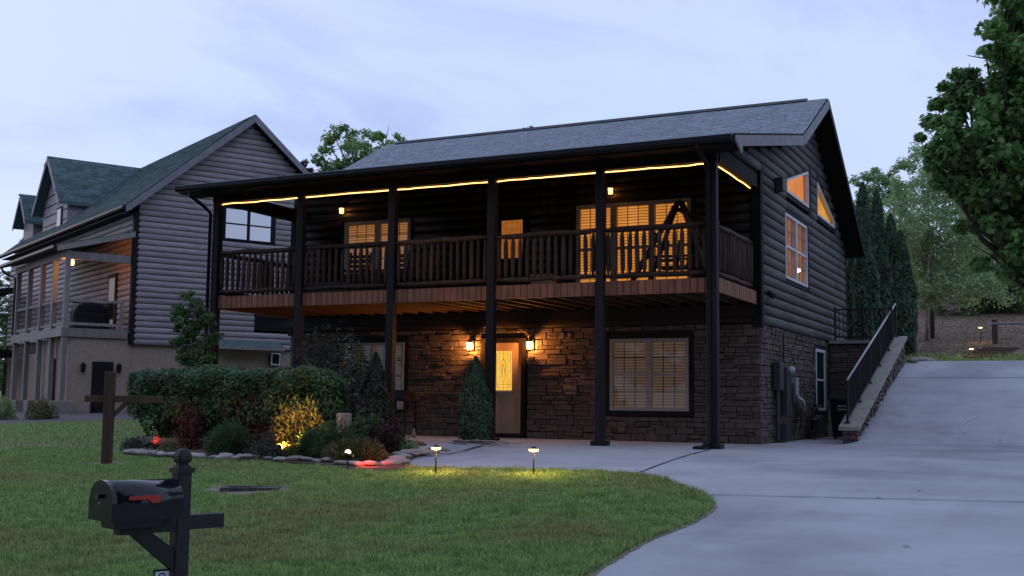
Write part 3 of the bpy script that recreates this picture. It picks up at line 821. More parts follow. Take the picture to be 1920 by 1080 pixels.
def door(parent, x0, x1, z0, z1, g, glow, frame, dm, label, lead=True):
    o = MB().box(x0, x1, 0.0, 0.05, z0, z1).build('front_door', dm, parent); o['label'] = label
    t = MB(); t.box(x0 - .11, x0 - .002, -.05, .06, z0 - .02, z1 + .11); t.box(x1 + .002, x1 + .11, -.05, .06, z0 - .02, z1 + .11); t.box(x0 - .002, x1 + .002, -.05, .06, z1 + .002, z1 + .11)
    t.build('door_frame', frame, o)
    a0, a1, b0, b1 = g
    k = MB(); e = 0.035
    k.box(a0 - e, a1 + e, -.018, 0.0, b1, b1 + e); k.box(a0 - e, a1 + e, -.018, 0.0, b0 - e, b0); k.box(a0 - e, a0, -.018, 0.0, b0, b1); k.box(a1, a1 + e, -.018, 0.0, b0, b1)
    k.build('glass_moulding', dm, o)
    MB().box(a0, a1, -0.006, -0.001, b0, b1).build('pane', glow, o)
    if lead:
        q = MB(); xm, zm = (a0 + a1) / 2, (b0 + b1) / 2
        w2, h2 = (a1 - a0) / 2, (b1 - b0) / 2
        def ln(p, r=.004): q.tube([(xm + x * w2, -0.009, zm + y * h2) for x, y in p], r, 4)
        ln([(-.78, -.86), (.78, -.86), (.78, .86), (-.78, .86), (-.78, -.86)]); ln([(-.5, -1), (-.5, 1)], .003); ln([(.5, -1), (.5, 1)], .003)
        ln([(0, .62), (.28, .3), (.18, 0), (.28, -.3), (0, -.62), (-.28, -.3), (-.18, 0), (-.28, .3), (0, .62)], .005)
        ln([(0, .35), (.14, 0), (0, -.35), (-.14, 0), (0, .35)], .004); ln([(0, 1), (0, .62)], .003); ln([(0, -.62), (0, -1)], .003); ln([(-1, -.7), (1, -.7)], .003)
        q.build('leading', 'blacksteel', o)
    lowz = z0 + .16; hi = b0 - .14
    for s0, s1 in ((x0 + .13, (x0 + x1) / 2 - .05), ((x0 + x1) / 2 + .05, x1 - .13)):
        MB().box(s0, s1, -0.006, 0.0, lowz, hi).box(s0 + .03, s1 - .03, -0.014, -0.004, lowz + .04, hi - .04).build('panel', dm, o)
    hb = MB(); hb.lathe([(0.03, 0), (0.03, .008), (.012, .012), (.012, .05), (.03, .06), (.03, .08), (.01, .09)], (0, 0, 0), 10)
    ho = hb.build('handle', 'blacksteel', o, True); ho.location = (x0 + .07, -0.0, z0 + .95); ho.rotation_euler = (PI / 2, 0, 0)
    hb = MB(); hb.lathe([(0.03, 0), (0.03, .02), (.01, .03)], (0, 0, 0), 10)
    ho = hb.build('deadbolt', 'blacksteel', o, True); ho.location = (x0 + .07, -0.0, z0 + 1.15); ho.rotation_euler = (PI / 2, 0, 0)
    return o
dr = door(house, -6.36, -5.44, 0.10, 2.15, (-6.12, -5.68, 1.07, 1.97), 'doorglass', 'darkwood', 'doorwood', 'tan entrance door with lit leaded glass')
MB().box(-6.47, -5.33, -0.12, 0.06, 0.0, 0.095).build('threshold', 'darkwood', dr)
MB().box(-6.12, -5.68, -0.045, -0.02, 1.03, 1.05).build('mail_slot', 'greymetal', dr)
door(house, -6.24, -5.36, 3.15, 5.15, (-5.99, -5.45, 4.10, 4.98), 'doorglass_up', 'darktrim', 'darkwood', 'upstairs porch door with amber glass')

# --- roof
def slab(y0, z0, y1, z1, x0, x1, t): return MB().prism([(y0, z0), (y1, z1), (y1, z1 - t), (y0, z0 - t)], 'x', x0, x1)
XR, XL = 0.526, -12.33
YE, YB = -3.77, 9.95
rf = slab(2.06, 6.86, 5.0, 8.41, XL, XR, 0.16).build('roof', 'darkwood', house)
slab(5.0, 8.41, YB, roofz(YB) - .02, XL, XR, 0.16).build('rear_roof', 'darkwood', house)
pr = slab(YE, 5.60, 2.06, 6.86, XL, XR, 0.13).build('porch_roof', 'darkwood', house)
def shingles(parent, y0, z0, y1, z1, x0, x1, m, name='shingles', expo=0.145, tw=0.33, xf=None):
    ln = math.hypot(y1 - y0, z1 - z0); ny, nz = (y1 - y0) / ln, (z1 - z0) / ln; rows = int(ln / expo)
    V, F = [], []
    ux, uz = -nz, ny                                  # outward normal (y, z)
    if uz < 0: ux, uz = -ux, -uz
    for r in range(rows + 1):
        s0 = r * expo; s1 = min(ln, s0 + expo * 1.15)
        if s0 >= ln - .01: break
        x = x0 - random.uniform(0, tw)
        while x < x1:
            w = tw * random.choice([0.35, 0.55, 0.75, 1.0]); a, b_ = max(x, x0), min(x + w - 0.005, x1); x += w
            if b_ - a < 0.02: continue
            sj = s0 - random.uniform(0, 0.016); th = random.uniform(0.014, 0.026)
            o = len(V)
            for s, t in ((sj, 0.0), (sj, th), (s1, 0.004)):
                for xx in (a, b_):
                    V.append((xx, y0 + ny * s + ux * t, z0 + nz * s + uz * t))
            F += [(o, o + 1, o + 3, o + 2), (o + 2, o + 3, o + 5, o + 4)]
    me = npmesh(name, np.array(V), np.array(F), m)
    return link(name, me, parent, kind='stuff')
shingles(rf, 2.06, 6.862, 5.0, 8.412, XL, XR, 'shingle')
shingles(pr, YE - .03, 5.595, 2.06, 6.862, XL, XR, 'shingle')
shingles(rf, YB, roofz(YB) - .018, 5.0, 8.412, XL, XR, 'shingle')
MB().prism([(4.82, 8.36), (5.0, 8.47), (5.18, 8.36), (5.16, 8.33), (4.84, 8.33)], 'x', XL + .35, XR - .5).build('ridge_vent', 'blacksteel', rf)
# rake boards
MB().prism([(2.06, 6.83), (5.0, 8.38), (5.0, 8.15), (2.14, 6.64), (2.0, 6.62), (1.95, 6.8)], 'x', XR + .002, XR + .035).build('rake_board', 'rakeboard', rf)
MB().prism([(YE, 5.575), (1.99, 6.815), (2.02, 6.60), (YE + .45, 5.47), (YE + .42, 5.32), (YE + .36, 5.33), (YE, 5.47)], 'x', XR + .002, XR + .035).build('rake_board', 'rakeboard', pr)
MB().prism([(5.0, 8.38), (YB, roofz(YB) - .05), (YB, roofz(YB) - .24), (5.0, 8.15)], 'x', XR + .002, XR + .035).build('rake_board', 'darkwood', rf)
for x0, x1 in ((0.055, XR), (XL, -L - .055)):
    slab(2.06, 6.69, 5.0, 8.24, x0, x1, 0.03).build('soffit', 'darkwood', rf)
    slab(5.0, 8.24, YB, roofz(YB) - .19, x0, x1, 0.03).build('soffit', 'darkwood', rf)
MB().box(XL, XR, YB, YB + .04, roofz(YB) - .26, roofz(YB) - .02).build('fascia', 'darkwood', rf)
MB().prism([(YE - .015, 5.58), (YE - .135, 5.58), (YE - .135, 5.50), (YE - .10, 5.455), (YE - .015, 5.455)], 'x', XL + .01, XR - .02).build('gutter', 'blacksteel', pr)
MB().box(XL + .02, XR - .02, YE, -3.10, 5.43, 5.455).build('soffit', 'darkwood', pr)
slab(-2.9, 5.62, 0.09, 6.22, -L, -0.17, 0.04).build('ceiling', 'darkwood', pr)
# porch beams
MB().box(-L, 0.0, -3.09, -2.91, 5.30, 5.60).build('beam', 'darkwood', house)
MB().box(-L, -L + .16, -2.91, -0.09, 5.30, 5.60).build('beam', 'darkwood', house)
MB().box(-0.17, 0.02, -2.91, -0.09, 5.30, 5.60).build('beam', 'darkwood', house)
MB().box(-L, 0.0, -3.6, -3.09, 5.60, 5.61).build('beam_cap', 'darkwood', house)
# --- porch posts
PX = [-11.80, -9.44, -7.06, -4.69, -2.33, -0.10]
for i, x in enumerate(PX):
    p = MB().cbox(x - .085, x + .085, -3.085 if i else -3.1, -2.915, -0.02, 5.31, .012).build('porch_post', 'postwood', house)
    MB().cbox(x - .15, x + .15, -3.15, -2.85, -0.02, 0.09, .015).build('post_base', 'blacksteel', p)
# --- deck
dk = MB().box(-L, -0.06, -2.95, -0.055, 3.06, 3.125).build('deck', 'joistwood', house)
jm = MB().box(-.021, .021, -2.94, -0.058, 2.865, 3.058).mesh('joist', 'joistwood')
x = -L + .1
while x < -0.1:
    link('joist', jm, dk, (x, 0, 0)); x += 0.405
MB().box(-L, -0.06, -0.12, -0.056, 2.62, 2.864).build('ledger', 'logfront', dk)
fb = MB()
fb.v = [(0.002, 0, 0), (0.143, 0, 0), (0.143, -.028, 0), (0.125, -.045, 0), (0.02, -.045, 0), (0.002, -.028, 0)]
fb.v += [(a, b_, 0.272) for a, b_, c in fb.v]
fb.f = [(5, 4, 3, 2, 1, 0), (6, 7, 8, 9, 10, 11)] + [(i, (i + 1) % 6, 6 + (i + 1) % 6, 6 + i) for i in range(6)]
fbm = fb.mesh('fascia_board', 'fasciaboard')
x = -L - .02
while x < -0.12:
    link('fascia_board', fbm, dk, (x, -2.955, 2.862)); x += 0.1458
y = -2.95
while y < -0.2:
    link('fascia_board', fbm, dk, (-0.055, y, 2.862), (0, 0, PI / 2)); link('fascia_board', fbm, dk, (-L, y + .145, 2.862), (0, 0, -PI / 2)); y += 0.1458
# --- railings of peeled logs
def baluster_mesh():
    b = MB(); pts = [(random.uniform(-.006, .006), random.uniform(-.006, .006), z) for z in (0, .05, .1, .4, .7, .78, .83)]
    b.tube(pts, [.022, .03, .043, .045, .042, .030, .018], 8)
    return b.mesh('baluster', 'raillog', True)
BAL = [baluster_mesh() for _ in range(5)]
def wob(p0, p1, n=6, a=.008): return [tuple(np.array(p0) + (np.array(p1) - np.array(p0)) * i / n + RNG.normal(0, a, 3)) for i in range(n + 1)]
def railing(p0, p1, n):
    p0, p1 = np.array(p0), np.array(p1)
    o = MB().tube(wob((*p0, 4.12), (*p1, 4.13)), [.040, .056, .058, .055, .057, .056, .040], 10).build('railing', 'raillog', house, True)
    MB().tube(wob((*p0, 3.235), (*p1, 3.235)), [.036, .052, .054, .050, .053, .052, .036], 10).build('bottom_rail', 'raillog', o, True)
    for i in range(n):
        q = p0 + (p1 - p0) * (i + .5) / n
        link('baluster', random.choice(BAL), o, (*q, 3.265), (random.uniform(-.012, .012), random.uniform(-.012, .012), random.uniform(0, 6)), (random.uniform(.88, 1.12),) * 2 + (1,))
for a, b_ in zip(PX[:-1], PX[1:]): railing((a + .08, -3.0), (b_ - .08, -3.0), 14)
railing((-0.10, -2.9), (-0.10, -0.16), 15)
railing((-L + .1, -2.9), (-L + .1, -0.1), 15)
# --- downspouts
MB().tube([(-0.15, YE - .07, 5.46), (-0.15, YE - .07, 5.40), (-0.15, -3.30, 5.24), (-0.155, -3.135, 5.12), (-0.155, -3.135, 0.20), (-0.16, -3.2, .10), (-0.17, -3.42, 0.06)], .042, 8).build('downspout', 'postwood', house, True)
MB().tube([(-11.93, YE - .07, 5.46), (-11.93, YE - .07, 5.36), (-11.93, -3.35, 5.18), (-11.93, -3.12, 5.05), (-11.93, -3.12, 0.1)], .042, 8).build('downspout', 'blacksteel', house, True)
MB().cbox(-0.36, -0.12, -3.5, -3.12, 0.0, .05, .01).build('splash_block', 'blacksteel', house)

# rope lights along the porch beams
def rope(label, p0, p1, n):
    pts = wob(p0, p1, n, .0035)
    o = MB().tube(pts, .0115, 6).build('rope_light', 'ropelight', smooth=True)
    tag(o, label, 'rope light', 'rope lights on the porch')
rope('long glowing rope light under the front porch beam', (-11.72, -2.98, 5.272), (-0.18, -2.98, 5.272), 60)
rope('short glowing rope light under the right side porch beam', (-0.09, -2.86, 5.272), (-0.09, -0.32, 5.272), 16)
for x in (-10.5, -8.2, -5.9, -3.5, -1.2): pass

# lanterns
lantern('wall_lantern', 'lit black wall lantern left of the entrance door', (-6.70, -0.045, 2.09), (0, -1), 135, 'lanterns flanking the entrance door')
lantern('wall_lantern', 'lit black wall lantern right of the entrance door', (-5.17, -0.045, 2.09), (0, -1), 135, 'lanterns flanking the entrance door')
lantern('wall_lantern', 'lit lantern on the upstairs wall left of the small blind window', (-10.36, -0.05, 5.48), (0, -1), 5, 'lanterns on the upstairs porch wall', .8, 'lampglow_small')
lantern('wall_lantern', 'lit lantern on the upstairs wall above the wide glowing window', (-3.24, -0.05, 5.46), (0, -1), 5, 'lanterns on the upstairs porch wall', .8, 'lampglow_small')

# ------------------------------------------------------------------ utilities on the right wall
t = thing('electric_meter', 'grey electric meter cabinet with round glass meter and conduit on stone wall', 'meter', (0.05, 1.25, 0))
MB().cbox(0, .16, -.36, .02, 1.12, 1.72, .01).build('cabinet', 'meterbox', t)
MB().cbox(0, .20, .10, .52, .55, 1.62, .01).build('panel_box', 'meterbox', t)
m_ = MB().lathe([(.09, 0), (.09, .03), (.075, .10), (.04, .125)], (0, 0, 0), 14).build('meter_dial', 'greymetal', t, True); m_.location = (.20, .31, 1.56); m_.rotation_euler = (0, PI / 2, 0)
MB().tube([(.06, -.20, 1.12), (.06, -.20, .05)], .05, 8).build('conduit', 'meterbox', t)
MB().tube([(.06, .42, 1.62), (.06, .42, 2.34), (.06, .55, 2.42), (.06, 2.6, 2.42), (.06, 4.2, 2.40)], .016, 6).build('cable', 'blacksteel', t)
MB().cbox(0, .18, .05, .40, .06, .42, .01).build('lower_box', 'meterbox', t)
t = thing('cable_box', 'pale utility box with dangling cables and a white bent pipe', 'utility box', (0.05, 2.75, 0))
MB().cbox(0, .12, -.10, .16, 1.02, 1.42, .01).build('cabinet', 'greymetal', t)
MB().cbox(0, .10, -.36, -.14, .85, 1.30, .01).build('junction_box', 'meterbox', t)
MB().tube([(.10, .30, .96), (.13, .42, .93), (.14, .62, .84), (.13, .70, .70)], .032, 8).build('pipe', 'whiteframe', t, True)
MB().lathe([(.05, 0), (.05, .05)], (.08, .22, .96), 10).build('cap', 'whiteframe', t)
for k in range(4):
    MB().tube([(.05, -.2 + .16 * k, .9), (.09, -.16 + .2 * k, .55 + .1 * (k % 2)), (.07, -.05 + .2 * k, .30 + .12 * (k % 3)), (.05, .05 + .2 * k, .62)], .012, 5).build('cable', 'blacksteel', t, True)
t = thing('gas_meter', 'dark gas meter with pipes low on the stone wall', 'meter', (0.05, 4.55, 0))
MB().cbox(.06, .30, -.18, .18, .22, .58, .05).build('meter_body', 'meterbox', t)
MB().lathe([(.10, 0), (.11, .03), (.05, .06)], (.18, -.32, .45), 12).build('regulator', 'meterbox', t)
MB().tube([(.18, .1, .56), (.18, .1, .78), (.18, .5, .80), (.0, .5, .80)], .022, 6).build('pipe', 'meterbox', t, True)
MB().tube([(.18, -.32, .5), (.18, -.32, .72), (.18, -.1, .74), (.18, -.1, .56)], .022, 6).build('pipe', 'meterbox', t, True)
MB().tube([(.18, -.32, .46), (.18, -.32, -.02)], .022, 6).build('pipe', 'meterbox', t)
t = thing('floodlight', 'small black twin floodlight below the deck corner', 'floodlight', (0.05, 0.55, 3.16))
MB().lathe([(.06, 0), (.06, .03)], (0.02, 0, 0), 10).build('mount', 'blacksteel', t)
for s in (-1, 1): MB().lathe([(.02, -.1), (.05, -.06), (.055, 0), (.02, .05)], (.09, s * .09, -.02), 10).build('lamp_head', 'blacksteel', t)
MB().tube([(.02, 0, .02), (.06, .09, .0), (.06, -.09, 0)], .014, 5).build('arm', 'blacksteel', t)
t = thing('outdoor_speaker', 'grey box speaker mounted high beside the porch corner', 'speaker', (0.05, 1.35, 5.42))
MB().cbox(.02, .20, -.13, .13, .05, .34, .02).build('body', 'meterbox', t)
MB().tube([(0, 0, .05), (.06, 0, .0), (.08, 0, .06)], .015, 6).build('bracket', 'blacksteel', t)
# wheeled bin
t = thing('trash_bin', 'black wheeled bin against the house beside the retaining wall', 'bin', (0.75, 5.3, 0))
b = MB(); b.add([(-.24, -.28, .06), (.24, -.28, .06), (.24, .26, .06), (-.24, .26, .06), (-.30, -.36, .94), (.30, -.36, .94), (.30, .34, .94), (-.30, .34, .94)],
      [(3, 2, 1, 0), (4, 5, 6, 7), (0, 1, 5, 4), (1, 2, 6, 5), (2, 3, 7, 6), (3, 0, 4, 7)]); b.build('body', 'blacksteel', t)
MB().prism([(-.38, .945), (.38, .945), (.36, 1.02), (.0, 1.06), (-.36, 1.01)], 'x', -.32, .32).build('lid', 'blacksteel', t)
for s in (-1, 1):
    w_ = MB().lathe([(.03, -.03), (.10, -.03), (.10, .03), (.03, .03)], (0, 0, 0), 12).build('wheel', 'blacksteel', t); w_.location = (s * .27, .24, .10); w_.rotation_euler = (0, PI / 2, 0)
MB().box(-.10, .16, -.366, -.340, .78, .81).box(-.10, .16, -.362, -.336, .70, .73).build('sticker', 'greymetal', t)
MB().tube([(-.25, .36, .93), (-.25, .44, .96), (.25, .44, .96), (.25, .36, .93)], .016, 6).build('handle', 'blacksteel', t)

# ------------------------------------------------------------------ retaining walls
rw = thing('retaining_wall', 'low stone retaining wall with pale sloping cap along the driveway', 'wall', (0, 0, 0))
def top(y): return 0.38 + (y - 0.98) * 0.2975
Y0, Y1 = 0.98, 8.55
c = MB()
N = 16; ys = np.linspace(Y0 + .05, Y1, N + 1)
for i in range(N):
    a, b_ = ys[i], ys[i + 1]
    c.add([(1.46, a, -.2), (1.72, a, -.2), (1.72, b_, -.2), (1.46, b_, -.2), (1.46, a, top(a) - .06), (1.72, a, top(a) - .06), (1.72, b_, top(b_) - .06), (1.46, b_, top(b_) - .06)],
          [(3, 2, 1, 0), (4, 5, 6, 7), (0, 1, 5, 4), (1, 2, 6, 5), (2, 3, 7, 6), (3, 0, 4, 7)])
core_rw = c.build('wall_core', 'mortar', rw)
sl = math.atan(0.285)
y = Y0
def rgap(yy): return ramp(yy) - 0.03, top(yy) - 0.062
ROWS = 5
for r in range(ROWS):
    y = Y0
    while y < Y1:
        w = random.uniform(.16, .42); w = min(w, Y1 - y)
        if w < .06: break
        ym = y + w / 2; z0, z1 = rgap(ym); zz0 = z0 + (z1 - z0) * r / ROWS; hh = (z1 - z0) / ROWS
        if hh > 0.05 or r % 2 == 0:
            k = hh if hh > .05 else hh * 2
            p = random.uniform(.035, .075)
            dz_ = (0.285) * w / 2
            link('stone', random.choice(STONES), core_rw, (1.72 + p - .06, y + .004, zz0 - dz_), (sl, 0, PI / 2) if False else Matrix.Rotation(PI / 2, 3, 'Z').to_4x4().to_euler(), (w - .01, .06, k - .012))
        y += w
for z, hh in ((0, .10), (.10, .12), (.22, .095)):
    x = 1.46
    while x < 1.775:
        w = min(random.uniform(.12, .22), 1.78 - x)
        if 1.78 - x - w < .06: w = 1.78 - x
        link('stone', random.choice(STONES), core_rw, (x, 1.0, z), (0, 0, 0), (w - .008, .05, hh - .01)); x += w
cp = MB(); cw0, cw1 = 1.40, 1.82
cp.add([(cw0, .88, top(.88) - .055), (cw1, .88, top(.88) - .055), (cw1, Y1 + .1, top(Y1 + .1) - .055), (cw0, Y1 + .1, top(Y1 + .1) - .055),
        (cw0, .88, top(.88) + .02), (cw1, .88, top(.88) + .02), (cw1, Y1 + .1, top(Y1 + .1) + .02), (cw0, Y1 + .1, top(Y1 + .1) + .02)],
       [(3, 2, 1, 0), (4, 5, 6, 7), (0, 1, 5, 4), (1, 2, 6, 5), (2, 3, 7, 6), (3, 0, 4, 7)])
cp.build('cap', 'capstone', rw)
sr = thing('stair_railing', 'black steel railing with bright handrail along the retaining wall', 'railing', (1.54, 0, 0))
ya, yb = 1.14, 8.6
MB().tube([(0, ya, top(ya) + .90), (0, yb, top(yb) + .90)], .024, 8).build('handrail', 'greymetal', sr, True)
MB().tube([(0, ya, top(ya) + .09), (0, yb, top(yb) + .09)], .015, 6).build('bottom_rail', 'blacksteel', sr)
pm = MB().box(-.022, .022, -.022, .022, 0, .90).mesh('post', 'blacksteel')
fm = MB().cbox(-.06, .06, -.06, .06, 0, .02, .004).mesh('foot', 'blacksteel')
for k in range(6):
    yy = ya + (yb - ya) * k / 5
    p = link('post', pm, sr, (0, yy, top(yy) + .01)); link('foot', fm, p, (0, 0, .012))
km = MB().box(-.009, .009, -.009, .009, 0, .80).mesh('picket', 'blacksteel')
yy = ya + .1
while yy < yb: link('picket', km, sr, (0, yy, top(yy) + .09)); yy += .105
bw = thing('yard_wall', 'dark stone yard wall joining the house to the retaining wall', 'wall', (0, 7.1, 0))
bc = MB().box(0.0, 1.46, .09, .34, -.1, 2.42).build('wall_core', 'mortar', bw)
for a, z, w, hh in stone_layout(0.06, 1.46, 0, 2.40, [], .10, .19, .2, .5):
    p = random.uniform(.01, .04); link('stone', random.choice(STONES), bc, (a + .004, .09 - p + .055, z), (0, 0, 0), (w - .008, .055, hh - .01))
MB().box(0.055, 1.5, -.02, .38, 2.42, 2.50).build('cap', 'capstone', bw)
yr_ = thing('yard_fence', 'black steel fence on top of the stone yard wall', 'fence', (0, 7.25, 2.5))
MB().tube([(.2, 0, .82), (1.62, 0, .82)], .02, 6).build('top_rail', 'blacksteel', yr_)
MB().tube([(.2, 0, .10), (1.62, 0, .10)], .015, 6).build('bottom_rail', 'blacksteel', yr_)
for k in range(3): link('post', pm, yr_, (.2 + .71 * k, 0, 0))
xx = .3
while xx < 1.6: link('picket', km, yr_, (xx, 0, .06)); xx += .115

# ------------------------------------------------------------------ neighbour's house
NK = (-22.604, 5.398, 0.0); NR = math.atan2(0.88782, 0.4602)
nb = thing('neighbor_house', 'grey-brown log-sided house with green roof, steep gable and front porch', 'house', NK, NR)
NP = Plane('y')
AP, ZA, NS = 4.03, 11.05, 0.846                      # ridge position, height, slope
def nroof(a): return ZA - NS * abs(a - AP)
NW, ND = 8.06, 17.0
MB().box(0.02, NW, 0.10, ND, -0.3, 2.63).build('stucco_base', 'stucco', nb)
nwl = MB().prism([(0.1, 2.63), (NW, 2.63), (NW, nroof(NW) - .2), (AP, ZA - .2), (0.1, nroof(.1) - .2)], 'y', 0.10, ND).build('log_wall', 'darktrim', nb)
NC = 0.2
lm_n = log_mesh('log', 'neighlog', NC - .003, 0.062)
nh = [(3.02, 5.10, 6.34, 7.74), (4.38, 5.92, 3.27, 3.92)]
z = 2.60
while z < 10.7:
    zc = z + NC / 2
    a0 = max(0.10, AP - (ZA - .24 - zc) / NS); a1 = min(NW, AP + (ZA - .24 - zc) / NS)
    if a1 - a0 < .2: break
    for c0, c1 in [q for r_ in runs(a0, a1, nh, zc) for q in butt(*r_)]: link('log', lm_n, nwl, (c0, 0, z), None, (c1 - c0, 1, 1))
    z += NC
# front wall above the porch floor: logs along the ridge direction, facing -a
z = 3.08
while z < 7.0:
    link('log', lm_n, nwl, (0.0, ND, z), (0, 0, -PI / 2), (ND - .12, 1, 1)); z += NC
MB().cbox(-.06, .15, -.055, .12, 2.60, 7.1, .012).build('corner_board', 'darktrim', nb)
window(nb, NP, 3.13, 4.99, 6.45, 7.64, 2, None, None, 'darktrim', 'darktrim', rows=2, grille=(0, 0), panem='darkpane', fw=0.06, trimw=.12)
window(nb, NP, 4.50, 5.81, 3.39, 3.80, 1, None, None, 'darktrim', 'darktrim', rows=1, grille=(0, 0), panem='dullpane', fw=0.06)
window(nb, NP, 5.08, 5.45, 2.05, 2.50, 1, None, None, 'whiteframe', 'darktrim', rows=1, grille=(0, 0), panem='dullpane', fw=0.05, trimw=.02)
MB().prism([(0.0, 2.92), (-.55, 2.66), (-.55, 2.60), (0.0, 2.80)], 'x', 2.9, 5.35).build('awning', 'greenshingle', nb)
MB().box(2.9, 5.35, -.58, -.553, 2.55, 2.655).build('awning_fascia', 'greywood', nb)
# roof
def nslab(a0, a1, b0, b1, t, zoff=0.0): return MB().prism([(a0, nroof(a0) + zoff), (a1, nroof(a1) + zoff), (a1, nroof(a1) - t + zoff), (a0, nroof(a0) - t + zoff)], 'y', b0, b1)
nr1 = nslab(-.46, AP, -.36, ND + .3, .16).build('roof', 'darktrim', nb)
nslab(AP, NW + .46, -.36, ND + .3, .16).build('rear_roof', 'darktrim', nb)
def nshingles(parent, a0, a1, b0, b1, m='greenshingle', zf=nroof):
    """shingle rows on a slope running along local y"""
    V, F = [], []; zz0, zz1 = zf(a0), zf(a1); ln = math.hypot(a1 - a0, zz1 - zz0); na, nz = (a1 - a0) / ln, (zz1 - zz0) / ln
    ua, uz = (-nz, na) if na > 0 else (nz, -na)
    s0 = 0.0
    while s0 < ln - .02:
        y = b0 - random.uniform(0, .4); s1 = min(ln, s0 + .21)
        while y < b1:
            w = random.choice([.25, .35, .5]); p, q = max(y, b0), min(y + w - .008, b1); y += w
            if q - p < .03: continue
            th = random.uniform(.012, .026); o = len(V)
            for s, t_ in ((s0, 0.0), (s0, th), (s1, .003)):
                for yy in (p, q): V.append((a0 + na * s + ua * t_, yy, zz0 + nz * s + uz * t_))
            F += [(o, o + 1, o + 3, o + 2), (o + 2, o + 3, o + 5, o + 4)]
        s0 += .18
    link('shingles', npmesh('shingles', np.array(V), np.array(F), m), parent, kind='stuff')
nshingles(nr1, -.46, AP, -.36, ND + .3)
MB().prism([(-.46, nroof(-.46) - .02), (AP, ZA - .01), (AP, ZA - .30), (-.32, nroof(-.32) - .30), (-.46, nroof(-.46) - .24)], 'y', -.40, -.362).build('rake_board', 'rakeboard', nr1)
MB().prism([(AP, ZA - .01), (NW + .46, nroof(NW + .46) - .02), (NW + .46, nroof(NW + .46) - .24), (AP, ZA - .30)], 'y', -.40, -.362).build('rake_board', 'rakeboard', nr1)
MB().prism([(-.46, nroof(-.46) - .26), (AP, ZA - .22), (NW + .46, nroof(NW + .46) - .26), (NW + .46, nroof(NW + .46) - .29), (AP, ZA - .25), (-.46, nroof(-.46) - .29)], 'y', -.36, -.05).build('soffit', 'darkwood', nr1)
MB().prism([(-.47, nroof(-.46) - .02), (-.58, nroof(-.46) - .02), (-.58, nroof(-.46) - .10), (-.54, nroof(-.46) - .15), (-.47, nroof(-.46) - .15)], 'y', -.36, ND + .3).build('gutter', 'blacksteel', nr1)
MB().box(-.46, -.04, -.05, ND, nroof(-.46) - .24, nroof(-.46) - .21).build('eave_soffit', 'darkwood', nr1)
# dormers on the front slope
def dormer(bc, hw, za, ze, a0, wall='neighlog'):
    d = MB().prism([(bc - hw + .25, 7.3), (bc + hw - .25, 7.3), (bc + hw - .25, ze), (bc, za - .22), (bc - hw + .25, ze)], 'x', a0 + .35, AP).build('dormer', wall, nb)
    s = (za - ze + .15) / hw
    for sg in (-1, 1):
        e0, e1 = bc, bc + sg * hw
        r_ = MB().prism([(e0, za), (e1, ze - .15), (e1, ze - .27), (e0, za - .14)], 'x', a0 - .05, AP + .4).build('dormer_roof', 'greenshingle', d)
        MB().prism([(e0, za - .01), (e1, ze - .16), (e1, ze - .36), (e0, za - .24)], 'x', a0 - .09, a0 - .052).build('rake_board', 'rakeboard', d)
        # shingle rows
        V, F = [], []; n = 16
        for i in range(n):
            f0, f1 = i / n, min(1, (i + 1.2) / n)
            x = a0 - .05 - random.uniform(0, .3)
            while x < AP + .3:
                w = random.choice([.22, .3, .45]); p, q = max(x, a0 - .05), min(x + w - .01, AP + .4); x += w
                o = len(V); th = random.uniform(.012, .03)
                for f, t_ in ((1 - f0, .0), (1 - f0, th), (1 - f1, .004)):
                    for xx in (p, q): V.append((xx, bc + sg * hw * f, za + (ze - .15 - za) * f + t_ + .002))
                F += [(o, o + 1, o + 3, o + 2), (o + 2, o + 3, o + 5, o + 4)]
        link('shingles', npmesh('shingles', np.array(V), np.array(F), 'greenshingle'), r_, kind='stuff')
    return d
d1 = dormer(11.75, 2.1, 11.0, 8.95, 0.05)
w_ = MB(); w_.box(.36, .39, 10.55, 11.35, 7.80, 8.75); w_.build('window_trim', 'darktrim', d1)
MB().box(.345, .36, 10.68, 11.22, 7.90, 8.65).build('window', 'whiteframe', d1)
for k in range(6): MB().box(.365, .395, 9.95, 13.4, 7.3 + .42 * k, 7.3 + .42 * k + .018).build('siding_joint', 'darktrim', d1)
dormer(15.9, 1.1, 9.95, 8.75, 0.0)
# porch
PA = -2.12
MB().box(PA - .1, 0.0, 0.0, 6.6, 2.98, 3.06).build('porch_floor', 'greywood', nb)
MB().box(PA - .14, PA - .10, -.0, 6.6, 2.79, 3.065).build('rim_board', 'greywood', nb)
MB().box(PA - .14, -.12, -.04, -.002, 2.78, 3.066).build('rim_board', 'greywood', nb)
npr = MB().prism([(PA - .42, 5.72), (0.0, 6.42), (0.0, 6.32), (PA - .42, 5.62)], 'y', -.12, 7.3).build('porch_roof', 'darktrim', nb)
nshingles(npr, PA - .42, 0.0, -.12, 7.3, zf=lambda a: 5.722 + (a - PA + .42) * .2756)
MB().prism([(PA - .43, 5.72), (PA - .54, 5.72), (PA - .54, 5.64), (PA - .50, 5.60), (PA - .43, 5.60)], 'y', -.12, 7.3).build('gutter', 'blacksteel', npr)
MB().prism([(PA - .42, 5.715), (-.03, 6.41), (-.03, 6.22), (PA - .42, 5.53)], 'y', -.16, -.122).build('rake_board', 'greywood', npr)
MB().box(PA + .1, -.10, 0.0, .10, 5.32, 5.58).build('beam', 'greywood', nb)
MB().box(PA - .08, PA + .08, 0.0, 6.7, 5.38, 5.6).build('beam', 'greywood', nb)
MB().tube([(PA - .48, 7.2, 5.6), (PA - .35, 7.1, 5.4), (PA - .1, 6.62, 5.22), (PA - .1, 6.58, 3.0)], .04, 6).build('downspout', 'blacksteel', nb)
